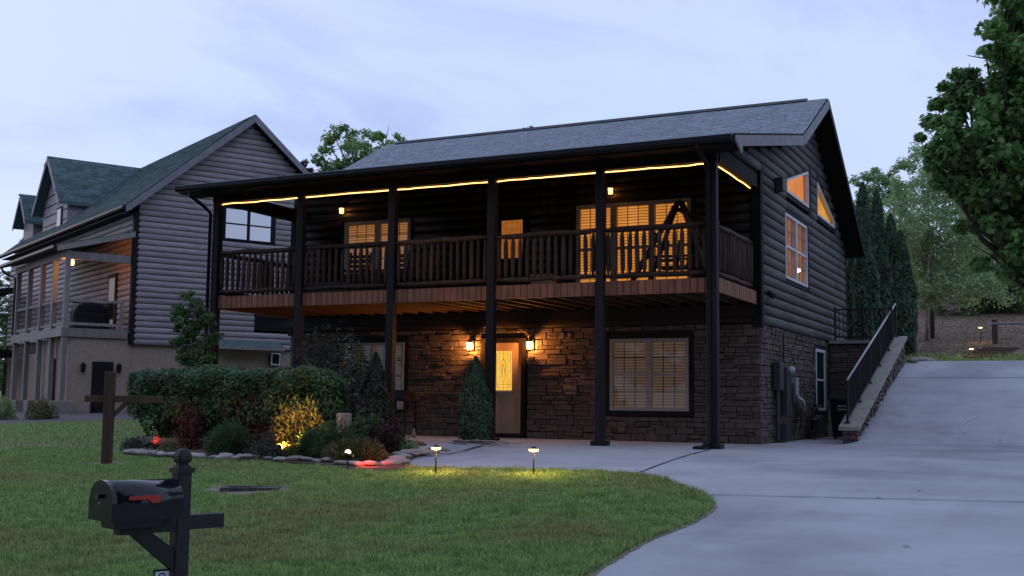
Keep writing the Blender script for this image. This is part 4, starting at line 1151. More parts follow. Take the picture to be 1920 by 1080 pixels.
for k, bb in enumerate((0.08, 1.55, 3.1, 4.8, 6.45)):
    p = MB().cbox(PA - .08, PA + .08, bb - .08, bb + .08, 3.06, 5.4, .01).build('porch_post', 'greywood', nb)
    MB().cbox(PA - .08, PA + .08, bb - .08, bb + .08, 0.6, 2.79, .01).build('lower_post', 'greywood', p)
    MB().cbox(PA - .36, PA + .36, bb - .30, bb + .30, -.3, .70, .02).build('pier', 'stuccopier', p)
def nrail(p0, p1):
    p0, p1 = np.array(p0), np.array(p1); d = p1 - p0
    o = None
    for nm, z0, z1 in (('railing', 3.95, 4.03), ('bottom_rail', 3.17, 3.26)):
        q_ = MB().box(min(p0[0], p1[0]) - .035, max(p0[0], p1[0]) + .035, min(p0[1], p1[1]) - .035, max(p0[1], p1[1]) + .035, z0, z1).build(nm, 'greywood', o or nb)
        o = o or q_
    g = MB(); n = int(np.linalg.norm(d) / .11)
    for i in range(1, n):
        q = p0 + d * i / n; g.box(q[0] - .006, q[0] + .006, q[1] - .006, q[1] + .006, 3.26, 3.95)
    g.build('wire_infill', 'blacksteel', o)
bs = (0.08, 1.55, 3.1, 4.8, 6.45)
for a, b_ in zip(bs[:-1], bs[1:]): nrail((PA, a + .08), (PA, b_ - .08))
nrail((PA + .08, 0.08), (-.36, 0.08))
MB().cbox(-.36, -.24, 0.02, .14, 3.0, 4.10, .01).build('porch_post', 'greywood', nb)
# lower wall with a door, under the porch
lwl = MB().box(-1.95, 0.02, 0.05, 4.0, -.3, 2.78).build('lower_wall', 'stucco', nb)
MB().box(-1.97, -1.92, 1.55, 2.45, -.1, 2.1).build('window', 'dullpane', lwl)
MB().box(-1.2, -.52, 0.02, .06, -.1, 2.0).build('door', 'darktrim', lwl)
MB().box(-1.10, -.62, 0.008, .018, .25, 1.85).build('door_pane', 'dullpane', lwl)
MB().box(-1.4, -.2, 4.0, 4.8, -.3, 2.7).build('block_pier', 'capstone', nb)
for a in (-1.52, -.36):
    l_ = MB().lathe([(.03, -.16), (.07, -.12), (.09, .08), (.10, .10), (.02, .18)], (a, -.08, 1.78), 8).build('wall_lamp', 'blacksteel', nb)
# things on the neighbour's porch
def nloc(a, b_, z):
    return (NK[0] + a * .4602 - b_ * .88782, NK[1] + a * .88782 + b_ * .4602, z)
t = thing('porch_lamp', 'glowing porch lamp under the neighbour\'s porch eave', 'porch lamp', nloc(PA + .22, .45, 5.16), NR)
MB().lathe([(.03, .0), (.075, .02), (.075, .16), (.03, .19)], (0, 0, 0), 10).build('glass_shade', 'lampglow', t, True)
MB().lathe([(.085, .19), (.03, .26)], (0, 0, 0), 10).build('cap', 'blacksteel', t)
lamp('bulb', t, (0, 0, .09), 75, WARM, .04)
t = thing('covered_grill', 'dark covered grill behind the neighbour\'s porch railing', 'grill', nloc(-1.1, .75, 3.06), NR)
MB().cbox(-.65, .55, -.28, .28, .0, .62, .06).build('body', 'blacksteel', t)
MB().prism([(-.6, .62), (.5, .62), (.42, .80), (.2, .86), (-.3, .86), (-.52, .80)], 'y', -.26, .26).build('cover', 'blacksteel', t)
MB().cbox(-.62, .5, -.05, .05, .88, .92, .01).build('handle', 'blacksteel', t)
pd_ = MB().box(-.11, -.05, 1.45, 2.35, 3.08, 5.13).build('porch_door', 'darktrim', nb)
MB().box(-.116, -.111, 1.58, 2.22, 3.33, 4.98).build('pane', 'dullpane', pd_)

# a further building edge at far left
t = thing('far_porch', 'dark covered deck at the far left edge behind the neighbour\'s porch', 'building', nloc(-2.5, 13.5, 0), NR)
MB().prism([(-3, 4.9), (2, 5.5), (2, 5.3), (-3, 4.7)], 'y', 0, 9).build('roof', 'darktrim', t)
MB().box(-2.8, 2, 0, 9, 2.5, 2.8).build('deck', 'darkwood', t)
for k in range(4): MB().box(-2.75, -2.6, .2 + 2.8 * k, .35 + 2.8 * k, -.3, 4.75).build('post', 'darkwood', t)
MB().box(-2.8, -2.72, 0, 9, 3.5, 3.6).build('rail', 'darkwood', t)

# ------------------------------------------------------------------ mailbox
MD = 7.0
mp0 = at(341, 900, MD); mz = h(mp0[0], mp0[1])
MA = YAW + math.radians(38)      # axis of the box in plan: from post towards its door
fwd2 = np.array([-math.sin(YAW), math.cos(YAW), 0]); rt2 = np.array([math.cos(YAW), math.sin(YAW), 0])
phi = math.radians(43)
ax = -rt2 * math.cos(phi) - fwd2 * math.sin(phi)            # towards the door: left and nearer
mrot = math.atan2(ax[1], ax[0])
mpx = FPX / MD
def mzv(v): return CAM[2] + (751 - v) / mpx                   # height of photo row v at the mailbox
t = thing('mailbox', 'black metal mailbox with red flag on a grey post beside the lawn', 'mailbox', (mp0[0], mp0[1], mz), mrot)
ps = 0.045
zt = mzv(878) - mz
p = MB().cbox(-ps, ps, -ps, ps, -.1, zt, .006).build('post', 'mailpost', t)
MB().box(-ps - .012, ps + .012, -ps - .012, ps + .012, zt - .03, zt).build('collar', 'mailpost', p)
fn = MB()
prof_ = [(.052, 0), (.050, .010), (.036, .020), (.034, .032), (.047, .042), (.052, .060), (.051, .085), (.044, .108), (.030, .126), (.010, .136)]
for r_, z_ in prof_:
    r_ *= .88; z_ *= .86
    e_ = r_ * .72; fn.v += [(x_, y_, zt + z_) for x_, y_ in ((r_, -e_), (r_, e_), (e_, r_), (-e_, r_), (-r_, e_), (-r_, -e_), (-e_, -r_), (e_, -r_))]
fn.f = [(i * 8 + k, i * 8 + (k + 1) % 8, i * 8 + 8 + (k + 1) % 8, i * 8 + 8 + k) for i in range(len(prof_) - 1) for k in range(8)] + [tuple(range(len(prof_) * 8 - 8, len(prof_) * 8))]
fn.build('finial', 'mailpost', p)
za = mzv(980) - mz
MB().box(-.275, -ps - .001, -ps + .008, ps - .008, za - .04, za + .045).build('arm', 'mailpost', t)       # stub behind the post
MB().box(ps + .001, .40, -ps + .006, ps - .006, za - .045, za + .035).build('arm', 'mailpost', t)
MB().prism([(ps + .001, za - .28), (ps + .001, za - .15), (.19, za - .046), (.32, za - .046)], 'y', -.03, .03).build('brace', 'mailpost', t)
bx0, bx1, bw_, bz0, bz1 = ps + .015, ps + .43, .152, za + .045, mzv(897) - mz
def arch(w, z0, z1, n=10):
    r = w; zc = z1 - r * .82
    return [(-w, z0), (w, z0)] + [(r * math.cos(PI * i / n), zc + (z1 - zc) * math.sin(PI * i / n)) for i in range(n + 1)]
body = MB().prism([(q[0], q[1]) for q in arch(bw_, bz0, bz1)], 'x', bx0, bx1).build('body', 'mailblack', t)
me = body.data
for pl_ in me.polygons:
    if len(pl_.vertices) == 4 and abs(pl_.normal.z) > 0.05: pl_.use_smooth = True
dr_ = MB().prism([(q[0] * 1.05, q[1] - .004 if q[1] < bz0 + .01 else q[1] + .006) for q in arch(bw_, bz0, bz1)], 'x', bx1 + .001, bx1 + .03).build('door', 'mailblack', t)
MB().box(bx1 + .031, bx1 + .055, -.02, .02, bz1 - .10, bz1 - .075).build('handle', 'blacksteel', dr_)
MB().lathe([(.008, 0), (.008, .01)], (bx1 + .035, 0, (bz0 + bz1) / 2 - .02), 8).build('rivet', 'greymetal', dr_)
MB().box(bx0 + .01, bx1 - .01, -bw_ - .004, -bw_ - .0005, bz0 + .012, bz0 + .03).build('seam', 'mailblack', body)
MB().box(bx0 + .01, bx1 - .01, bw_ + .0005, bw_ + .004, bz0 + .012, bz0 + .03).build('seam', 'mailblack', body)
MB().box(bx0 + .10, bx1 - .02, -.09, .09, bz0 - .05, bz0 - .001).build('base_plate', 'mailblack', t)
fz = bz1 - .095
for sgn in (1,):
    yy = sgn * (bw_ + .006)
    fl = MB(); fl.prism([(bx1 - .07, fz - .010), (bx1 - .07, fz + .012), (bx1 - .26, fz + .014), (bx1 - .26, fz - .030), (bx1 - .21, fz - .030), (bx1 - .19, fz - .010)], 'y', yy, yy + sgn * .006)
    fl.build('flag', 'flagred', t)
# number plate below the brace
npz = mzv(1062) - mz
pl_o = MB().cbox(.055, .16, -.006, .006, npz - .26, npz, .004).build('number_plate', 'blacksteel', t)
pf = MB().box(.064, .152, .0065, .0085, npz - .25, npz - .012).build('plate_face', 'plate', pl_o)
def digit(strokes, cx, cz, w, hgt):
    b = MB()
    b.tube([(cx - x * w, .010, cz + y * hgt) for x, y in strokes], .0042, 5); return b
for k, st in enumerate(([(-.5, .28), (-.42, .44), (-.15, .5), (.2, .5), (.45, .4), (.5, .22), (.4, .02), (-.5, -.5), (.5, -.5)],
                        [(.4, .36), (.2, .5), (-.2, .5), (-.45, .3), (-.5, 0), (-.5, -.25), (-.3, -.48), (.25, -.5), (.5, -.3), (.45, -.08), (.2, .05), (-.2, .05), (-.48, -.12)])):
    digit(st, .108, npz - .055 - .085 * k, .036, .062).build('numeral', 'numerals', pl_o)

# wooden sign post without a sign
sp0 = (-7.38, -10.45); sz = h(*sp0)
t = thing('sign_post', 'empty brown wooden sign post with one long crossarm beside the hedge', 'sign post', (*sp0, sz), YAW + .05)
MB().cbox(-.07, .07, -.07, .07, -.05, 1.42, .01).build('post', 'signwood', t)
MB().cbox(-.36, -.071, -.045, .045, .955, 1.06, .006).build('crossarm', 'signwood', t)
MB().cbox(.071, .80, -.045, .045, .955, 1.06, .006).build('crossarm', 'signwood', t)
MB().prism([(.071, .72), (.071, .80), (.22, .953), (.30, .953)], 'y', -.03, .03).build('brace', 'signwood', t)
sheet('bare_soil', 'soil', [(-3.1 + .72 * math.cos(k * .45) * (1 + .2 * math.sin(k * 2.3)) + .15, -12.4 + .42 * math.sin(k * .45) * (1 + .2 * math.cos(k * 1.7))) for k in range(14)], .034, .3)
sheet('bare_soil', 'soil', [(-7.3 + .55 * math.cos(k * .45) * (1 + .25 * math.sin(k * 2.3)), -10.35 + .30 * math.sin(k * .45)) for k in range(14)], .034, .3)
# storm drain box in the lawn
t = thing('drain_box', 'half sunken grey concrete drain box in a bare patch of lawn', 'drain', (-3.1, -12.35, h(-3.1, -12.35) - .035), YAW + .1)
MB().box(-.34, .34, -.22, -.14, -.02, .10).box(-.34, -.27, -.14, .2, -.02, .10).box(.27, .34, -.14, .2, -.02, .10).box(-.34, .34, .2, .27, -.02, .09).build('rim', 'rust', t)
MB().box(-.27, .27, -.14, .2, .0, .045).build('lid', 'joint', t)

# ------------------------------------------------------------------ porch furniture
def logs(parent, name, segs, m='raillog', r=.05):
    for p0, p1, k in segs: MB().tube(wob(p0, p1, 4, .008), [r * k, r * k * 1.1, r * k, r * k * .95, r * k * .85], 7).build(name, m, parent, True)
t = thing('log_swing', 'rustic log swing frame standing before the wide glowing upstairs window', 'porch swing', (-1.25, -1.3, 3.13))
logs(t, 'leg', [((-.95, -.5, 0), (-.08, 0, 1.78), 1.1), ((-.95, .5, 0), (-.08, .08, 1.78), 1), ((.75, -.5, 0), (-.02, 0, 1.78), 1), ((.75, .5, 0), (0, .08, 1.78), 1)])
logs(t, 'crossbeam', [((-.22, .02, 1.66), (.75, .1, 1.28), .9), ((-.45, -.2, 1.05), (-.62, -.1, 1.22), .6)])
logs(t, 'brace', [((-.62, -.3, .62), (.45, -.3, .62), .6), ((-.62, .3, .62), (.45, .3, .62), .6)])
MB().box(-.45, .70, -.22, .22, .40, .44).build('seat', 'raillog', t)
logs(t, 'back_slat', [((-.4 + .22 * k, .24, .45), (-.36 + .22 * k, .30, 1.02), .55) for k in range(5)])
def rocker(label, x, y, rz, sc=1.0, m='raillog'):
    t = thing('rocking_chair', label, 'chair', (x, y, 3.13), rz, 'rocking chairs on the upstairs porch')
    MB().cbox(-.26, .26, -.24, .24, .40, .44, .01).build('seat', m, t)
    for s in (-1, 1):
        MB().tube([(s * .25, -.42, .08), (s * .25, -.2, .03), (s * .25, .1, .02), (s * .25, .45, .09)], .022, 6).build('rocker', m, t)
        MB().tube([(s * .25, -.22, .03), (s * .25, -.22, .64)], .024, 6).build('front_leg', m, t)
        MB().tube([(s * .25, .22, .03), (s * .25, .24, .44), (s * .24, .36, 1.12)], .026, 6).build('back_post', m, t)
        MB().cbox(s * .25 - .05, s * .25 + .05, -.27, .28, .64, .67, .008).build('armrest', m, t)
    for k in range(5): MB().box(-.23, .23, .255 + .022 * k, .275 + .022 * k, .52 + .115 * k, .60 + .115 * k).build('back_slat', m, t)
    return t
rocker('slatted wooden rocking chair at the left end of the upstairs porch', -9.0, -1.5, .25)
rocker('slatted rocking chair between the small blind window and the porch door', -8.15, -1.3, -.2)
rocker('slatted rocking chair just left of the middle porch posts', -7.2, -1.5, .3)
t = thing('porch_crate', 'pale box on the upstairs porch right of the porch door', 'box', (-4.55, -.8, 3.13))
MB().cbox(-.22, .22, -.2, .2, 0, .42, .01).build('body', 'doorwood', t); MB().box(-.23, .23, -.21, .21, .42, .45).build('lid', 'doorwood', t)
# side table and figurine by the ground floor wall
t = thing('side_table', 'dark patio table beside the dark ground floor window', 'table', (-8.3, -.55, 0))
MB().cbox(-.32, .32, -.28, .28, .80, .85, .01).build('table_top', 'darktrim', t)
for sx in (-1, 1):
    for sy in (-1, 1): MB().box(sx * .28 - .02, sx * .28 + .02, sy * .24 - .02, sy * .24 + .02, 0, .80).build('leg', 'darktrim', t)
MB().prism([(-.28, .852), (.28, .852), (.24, 1.02), (-.24, 1.06)], 'x', -.25, .25).build('cover', 'blacksteel', t)
t = thing('figurine', 'tiny pale figurine standing on the patio edge', 'figurine', (-7.5, -1.25, 0))
MB().lathe([(.05, 0), (.06, .06), (.035, .10), (.03, .13)], (0, 0, 0), 8).build('body', 'capstone', t, True)
MB().lathe([(.005, .12), (.03, .14), (.03, .17), (.005, .20)], (0, 0, 0), 8).build('head', 'capstone', t, True)

# ------------------------------------------------------------------ foliage builders
def leafmesh(name, P, N, size, m, shape='quad', asp=0.55, U=None):
    """P leaf centres, N facing normals (rough), size array"""
    n = len(P)
    N = N / (np.linalg.norm(N, axis=1, keepdims=True) + 1e-9)
    if U is None: U = RNG.normal(size=(n, 3))
    T = U - (U * N).sum(1, keepdims=True) * N; T /= np.linalg.norm(T, axis=1, keepdims=True) + 1e-9
    Bv = np.cross(N, T); s = size[:, None]
    if shape == 'quad':
        V = np.stack([P - T * s * .5, P + Bv * s * asp * .5 + N * s * .08, P + T * s * .5, P - Bv * s * asp * .5 + N * s * .08], 1)
        return npmesh(name, V.reshape(-1, 3), np.arange(4 * n).reshape(-1, 4), m)
    # maple leaf: five-lobed fan
    ang = np.radians([-90, -35, -8, 20, 48, 68, 90, 112, 132, 160, 188, 215]); rad = np.array([.32, .30, .50, .26, .52, .30, .62, .30, .52, .26, .50, .30])
    k = len(ang); V = np.zeros((n, k + 1, 3)); V[:, 0] = P
    for i in range(k):
        V[:, i + 1] = P + s * rad[i] * (Bv * math.cos(ang[i]) + T * math.sin(ang[i])) - N * s * .10 * (rad[i] > .4)
    F = np.array([[0, i + 1, (i + 1) % k + 1] for i in range(k)])
    F = (F[None] + (np.arange(n) * (k + 1))[:, None, None]).reshape(-1, 3)
    return npmesh(name, V.reshape(-1, 3), F, m)
def shell(c, r, n, inner=.35, flat=1.0):
    """n points in a ball shell round c"""
    d = RNG.normal(size=(n, 3)); d /= np.linalg.norm(d, axis=1, keepdims=True)
    q = (inner + (1 - inner) * RNG.random(n) ** .5)[:, None]
    return np.array(c) + d * q * np.array([r, r, r * flat]), d
def tree(name, label, cat, base, trunk_top, clumps, leaf_m, bark_m, nleaf, lsize, group=None, shape='quad', trunk_r=.18, limb=True, flat=.75, asp=.6, crown='crown'):
    """clumps: list of (centre xyz, radius)"""
    base = np.array(base, float); t = thing(name, label, cat, base, 0, group)
    tt = np.array(trunk_top) - base
    b = MB(); n = 7
    b.tube([tuple(tt * i / n + np.append(RNG.normal(0, .05, 2), 0) * (0 < i < n)) for i in range(n + 1)], [trunk_r * (1.25 if i == 0 else 1 - .75 * i / n) for i in range(n + 1)], 9)
    b.build('trunk', bark_m, t, True)
    if limb:
        lb = MB()
        for c, r in clumps:
            c = np.array(c) - base; f = min(.95, max(.25, (c[2] / max(tt[2], .1)) * .75))
            p0 = tt * f; mid = (p0 + c) / 2 + RNG.normal(0, .12, 3) + np.array([0, 0, -.1])
            lb.tube([tuple(p0), tuple(mid), tuple(c)], [trunk_r * .32, trunk_r * .2, trunk_r * .06], 5)
            for _ in range(3):
                d = RNG.normal(size=3); d /= np.linalg.norm(d); lb.tube([tuple(c - d * .05), tuple(c + d * r * .8)], [trunk_r * .07, .006], 4)
        lb.build('limbs', bark_m, t)
    vol = np.array([r ** 2 for c, r in clumps]); cnt = np.maximum(12, (nleaf * vol / vol.sum()).astype(int))
    PP, NN = [], []
    for (c, r), k in zip(clumps, cnt):
        # a clump is a handful of twigs' worth of sub clumps so the outline stays ragged
        sub = max(3, int(k / 90)); sc, sd = shell(np.array(c) - base, r * .85, sub, .15, flat)
        for q in sc:
            p, d = shell(q, r * RNG.uniform(.24, .5), max(4, k // sub), .1, .8); PP.append(p); NN.append(d * .6 + RNG.normal(size=d.shape) * .5 + np.array([0, 0, .55]))
    PP, NN = np.concatenate(PP), np.concatenate(NN)
    sz = lsize * RNG.uniform(.65, 1.25, len(PP))
    link(crown, leafmesh(crown, PP, NN, sz, leaf_m, shape, asp), t)
    return t
def clumpset(base, ctr, rad, n, r0, r1, squash=1.0):
    """n clump centres filling an ellipsoid round ctr"""
    out = []
    for _ in range(n):
        d = RNG.normal(size=3); d /= np.linalg.norm(d); q = RNG.random() ** .42
        out.append((np.array(ctr) + d * q * np.array(rad), RNG.uniform(r0, r1)))
    return out
def columnar(name, label, base, hgt, r, n, lsize, group=None, m='leaf_arb', tip=1.0):
    t = thing(name, label, 'conifer', base, 0, group)
    MB().tube([(0, 0, -.05), (0, 0, hgt * .8)], [.06, .015], 6).build('trunk', 'bark', t)
    zf = RNG.random(n) ** .85; a = RNG.uniform(0, 2 * PI, n)
    ph = RNG.uniform(0, 6, 4)
    prof = np.clip((1 - zf) / .62, 0, 1) ** (.72 * tip) * (.80 + .2 * np.clip(zf / .12, 0, 1))
    lump = 1 + .10 * np.sin(3 * a + ph[0] + zf * 9) + .09 * np.sin(5 * a + ph[1] - zf * 14) + .06 * np.sin(23 * zf + 2 * a + ph[2])
    rr = r * prof * lump * (1 - .5 * RNG.random(n) ** 2.2)
    P = np.c_[rr * np.cos(a), rr * np.sin(a), zf * hgt + .03]
    out = np.c_[np.cos(a), np.sin(a), np.full(n, .35)]
    N = out + RNG.normal(size=(n, 3)) * .55
    U = np.c_[np.cos(a) * .5, np.sin(a) * .5, np.full(n, 1.0)] + RNG.normal(size=(n, 3)) * .35
    link('crown', leafmesh('crown', P, N, lsize * RNG.uniform(.6, 1.3, n), m, 'quad', .42, U), t)
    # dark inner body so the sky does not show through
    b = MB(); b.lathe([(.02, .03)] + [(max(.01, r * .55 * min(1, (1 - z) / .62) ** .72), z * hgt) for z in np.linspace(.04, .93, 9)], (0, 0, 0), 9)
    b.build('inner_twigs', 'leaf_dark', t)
    return t
def mound(name, label, base, rx, ry, hz, n, lsize, m, cat='shrub', group=None, spiky=0.0, asp=.5):
    t = thing(name, label, cat, base, 0, group)
    b = MB()
    for k in range(7):
        a = k * 2 * PI / 7 + .3; b.tube([(0, 0, -.03), (rx * .3 * math.cos(a), ry * .3 * math.sin(a), hz * .4), (rx * .6 * math.cos(a), ry * .6 * math.sin(a), hz * .75)], [.014, .010, .004], 4)
    b.build('stems', 'bark', t)
    u = RNG.random(n); th = np.arccos(1 - u * .98); a = RNG.uniform(0, 2 * PI, n); q = 1 - .55 * RNG.random(n) ** 1.8
    lump = 1 + .13 * np.sin(4 * a + RNG.uniform(0, 6)) + .10 * np.sin(7 * a + 5 * th + RNG.uniform(0, 6))
    q = q * lump
    d = np.c_[np.sin(th) * np.cos(a), np.sin(th) * np.sin(a), np.cos(th)]
    P = d * q[:, None] * np.array([rx, ry, hz]) + np.array([0, 0, .02])
    U = (d + np.array([0, 0, .5])) * spiky * 3 + RNG.normal(size=(n, 3))
    N = d * .7 + RNG.normal(size=(n, 3)) * .6 + np.array([0, 0, .3])
    if spiky: N = np.cross(d, RNG.normal(size=(n, 3))) + RNG.normal(size=(n, 3)) * .2
    link('foliage', leafmesh('foliage', P, N, lsize * RNG.uniform(.6, 1.3, n), m, 'quad', asp, U), t)
    return t
def gpt(x, y, dz=0.0): return (x, y, h(x, y) + dz)

# ------------------------------------------------------------------ hedge
t = thing('hedge', 'long clipped dark green hedge in the garden bed before the porch', 'hedge', gpt(-7.9, -6.9, .05), math.atan2(.55, 4.05))
HL, HW, HH = 4.35, 1.35, 1.36
n = 26000
s_ = RNG.uniform(-HL / 2, HL / 2, n); a = RNG.uniform(-.55, PI + .35, n); e = 1 - .42 * RNG.random(n) ** 2
ends = np.clip((HL / 2 - np.abs(s_)) / .55, 0, 1) ** .45
zc_ = HH * .62
lump = 1 + .07 * np.sin(s_ * 3.1 + 2 * a) + .06 * np.sin(s_ * 6.7 - 3 * a) + .04 * np.sin(s_ * 13 + 5 * a)
ca, sa = np.cos(a), np.sin(a)
sq = (np.abs(ca) ** 5 + np.abs(sa) ** 5) ** (-1 / 5)
yy = -HW / 2 * ca * sq * e * ends * lump
zz = zc_ + (HH - zc_) * sa * sq * e * lump * np.where(sa < 0, 1.3, 1) * (.55 + .45 * ends)
# skirt of leaves down the front and left end
m2 = RNG.random(n) < .13
zz = np.where(m2, RNG.uniform(.12, zc_, n), zz); side = np.where(RNG.random(n) < .8, -1, 1)
yy = np.where(m2, side * HW / 2 * (1 - .5 * RNG.random(n) ** 2) * ends * (.40 + .60 * zz / zc_), yy)
shrink = np.where(m2, .80 + .2 * zz / zc_, 1.0)
P = np.c_[s_ * shrink + RNG.normal(0, .03, n), yy, zz]
N = np.c_[RNG.normal(0, .5, n) + (np.abs(s_) > HL / 2 - .5) * np.sign(s_), yy * 1.5 + RNG.normal(0, .4, n), (zz > zc_) * 1.2 + RNG.normal(.3, .4, n)]
link('foliage', leafmesh('foliage', P, N, .085 * RNG.uniform(.45, 1.45, n), 'leaf_hedge', 'quad', .48), t)
b = MB(); b.add([(-HL * .33, -HW * .15, .1), (HL * .33, -HW * .15, .1), (HL * .33, HW * .15, .1), (-HL * .33, HW * .15, .1), (-HL * .41, -HW * .28, HH * .78), (HL * .41, -HW * .28, HH * .78), (HL * .41, HW * .28, HH * .78), (-HL * .41, HW * .28, HH * .78)],
      [(3, 2, 1, 0), (4, 5, 6, 7), (0, 1, 5, 4), (1, 2, 6, 5), (2, 3, 7, 6), (3, 0, 4, 7)]); b.build('inner_twigs', 'leaf_dark', t)
for k in range(16):
    x0 = RNG.uniform(.85, 1.25); y0 = -HW * .42
    MB().tube([(x0, y0 * .7, -.02), (x0 - .1 + RNG.normal(0, .12), y0 - .05, .5), (x0 - .25 + RNG.normal(0, .25), y0 - .12 + RNG.normal(0, .03), RNG.uniform(.85, 1.15))], [.020, .014, .005], 5).build('stem', 'signwood', t)
# shrub before the hedge, red spotlight glow put into its leaf colour
mound('red_tinted_shrub', 'burgundy leaved shrub against the front of the hedge', gpt(-8.0, -7.95, .04), .30, .25, .75, 900, .07, 'leaf_red')
mound('brown_shrub', 'thin brownish shrub between dark mound and yellow spotlight', gpt(-6.05, -8.4, .04), .42, .35, .38, 900, .06, 'leaf_brown')
mound('grassy_shrub', 'round dark green needle-leaved mound behind the rock edging', gpt(-6.62, -8.55, .04), .40, .38, .48, 2600, .11, 'leaf_shrub', spiky=.5, asp=.16)
mound('grassy_shrub', 'green feathery mound right of the yellow spotlight', gpt(-5.10, -8.3, .04), .33, .33, .40, 2200, .10, 'leaf_shrub', spiky=.5, asp=.16)
mound('grassy_shrub', 'largest feathery green mound left of the golden shrub', gpt(-4.62, -8.45, .04), .42, .38, .46, 2600, .11, 'leaf_shrub', spiky=.5, asp=.16)
mound('low_shrub', 'low grey-green plant trailing over pale rocks', gpt(-5.55, -9.0, .04), .36, .22, .20, 900, .06, 'leaf_dark')
mound('low_shrub', 'small dark plant left of the red spotlight', gpt(-8.55, -8.7, .04), .22, .2, .24, 700, .05, 'leaf_dark')
mound('low_shrub', 'small yellow-green plant right of the red spotlight', gpt(-7.45, -9.0, .04), .20, .18, .24, 700, .05, 'leaf_gold')
mound('golden_shrub', 'golden juniper spreading above the red lit rocks', gpt(-3.95, -8.85, .04), .48, .40, .30, 2400, .10, 'leaf_gold', spiky=.5, asp=.2)
mound('barberry_shrub', 'dark red barberry at the corner of the patio', gpt(-4.32, -7.35, .04), .34, .32, .48, 1900, .06, 'leaf_red')
mound('green_shrub', 'loose green shrub left of the red barberry', gpt(-4.85, -7.2, .04), .42, .36, .58, 1900, .075, 'leaf_shrub')
mound('small_plant', 'small grey-green tuft on the rocks at patio edge', gpt(-4.0, -7.3, .04), .2, .18, .22, 500, .07, 'leaf_mid', spiky=.5, asp=.25)
mound('large_bush', 'large dark loose bush before the ground floor window', gpt(-7.55, -4.3, .05), 1.15, .8, 1.95, 9000, .085, 'leaf_dark')
columnar('conifer', 'grey-green pointed conifer at the right end of the hedge', gpt(-6.0, -5.2, .05), 1.62, .33, 5200, .09, 'conifers before the porch', 'leaf_dark')
columnar('conifer', 'dense dark green cone shaped conifer left of the entrance door', gpt(-4.74, -3.55, .02), 1.62, .33, 7500, .085, 'conifers before the porch', 'leaf_arb')
# small stone column with a broken lantern
t = thing('stone_post', 'short weathered grey stone post between hedge and conifer', 'stone post', gpt(-5.45, -7.0, .04), .3)
MB().cbox(-.11, .11, -.10, .10, -.05, .62, .02).build('post', 'capstone', t)
MB().cbox(.06, .24, -.10, .06, -.05, .36, .05).build('side_stone', 'rock', t)
t = thing('flood_fixture', 'small dark garden fixture on the stone post', 'garden light', gpt(-5.5, -6.6, .05))
MB().tube([(0, 0, -.05), (0, 0, .78)], .02, 6).build('stake', 'blacksteel', t)
MB().cbox(-.10, .12, -.08, .08, .78, .92, .02).build('head', 'blacksteel', t)
t = thing('white_box', 'small pale utility box half hidden below the hedge', 'utility box', gpt(-6.35, -7.9, .05))
MB().cbox(-.14, .14, -.08, .08, -.02, .12, .02).build('body', 'greymetal', t)
MB().box(-.15, .15, -.09, .09, .12, .135).build('lid', 'whiteframe', t)

# young tree left of the porch
c0 = np.array(gpt(-13.0, -3.6, 0)); top_ = at(360, 560, 24.5)
cl_ = [(at(u, v, d), r) for u, v, d, r in ((362, 560, 24.5, .30), (345, 585, 24.4, .34), (330, 590, 24.6, .2), (395, 600, 24.6, .2), (362, 632, 24.5, .36), (358, 668, 24.5, .38), (380, 685, 24.5, .36), (335, 650, 24.6, .3), (358, 600, 24.5, .36), (378, 590, 24.7, .30), (335, 605, 24.6, .24), (360, 615, 24.4, .30), (385, 625, 24.7, .32), (350, 645, 24.5, .28), (372, 660, 24.5, .34), (395, 655, 24.8, .28), (345, 680, 24.4, .26), (368, 695, 24.5, .3), (355, 548, 24.5, .16))]
fb_ = at(372, 800, 24.6); fb_[2] = h(fb_[0], fb_[1])
tree('young_tree', 'slender young tree between the hedge and the neighbouring house', 'tree', fb_, at(362, 560, 24.5), cl_, 'leaf_conifer', 'bark', 7500, .075, trunk_r=.04)

# ------------------------------------------------------------------ rocks edging the bed
def rock_mesh():
    b = MB(); n = 9
    ph = RNG.uniform(0, 6, 3); V = []
    for i, (z, r) in enumerate(((-.3, .75), (0, .98), (.3, .85), (.5, .45))):
        for k in range(n):
            a = 2 * PI * k / n; rr = r * (1 + .14 * math.sin(2 * a + ph[0]) + .10 * math.sin(3 * a + ph[1] + z)) * RNG.uniform(.9, 1.1)
            V.append((rr * math.cos(a), rr * math.sin(a), z + RNG.uniform(-.06, .06)))
    V.append((0, 0, .56)); b.v = V
    for i in range(3): b.f += [(i * n + k, i * n + (k + 1) % n, (i + 1) * n + (k + 1) % n, (i + 1) * n + k) for k in range(n)]
    b.f += [(3 * n + k, 3 * n + (k + 1) % n, 4 * n) for k in range(n)]
    return b.mesh('rock', 'rock', True)
ROCK = [rock_mesh() for _ in range(8)]
edge = curve_pts([(-8.75, -8.55), (-8.3, -8.98), (-7.4, -9.18), (-6.4, -9.25), (-5.2, -9.22), (-4.3, -9.25), (-3.6, -9.45), (-3.15, -9.3), (-3.25, -8.9), (-3.6, -8.2), (-3.95, -7.4), (-4.2, -6.7)], 8)
def rock(x, y, s, label, group, fz=.55):
    o = link('rock', ROCK[random.randrange(8)], None, (x, y, h(x, y) + .05 + .12 * s), (random.uniform(-.15, .15), random.uniform(-.15, .15), random.uniform(0, 6)), (s * random.uniform(.9, 1.3), s * random.uniform(.7, 1.0), s * fz))
    tag(o, label, 'rock', group)
d_acc = 0
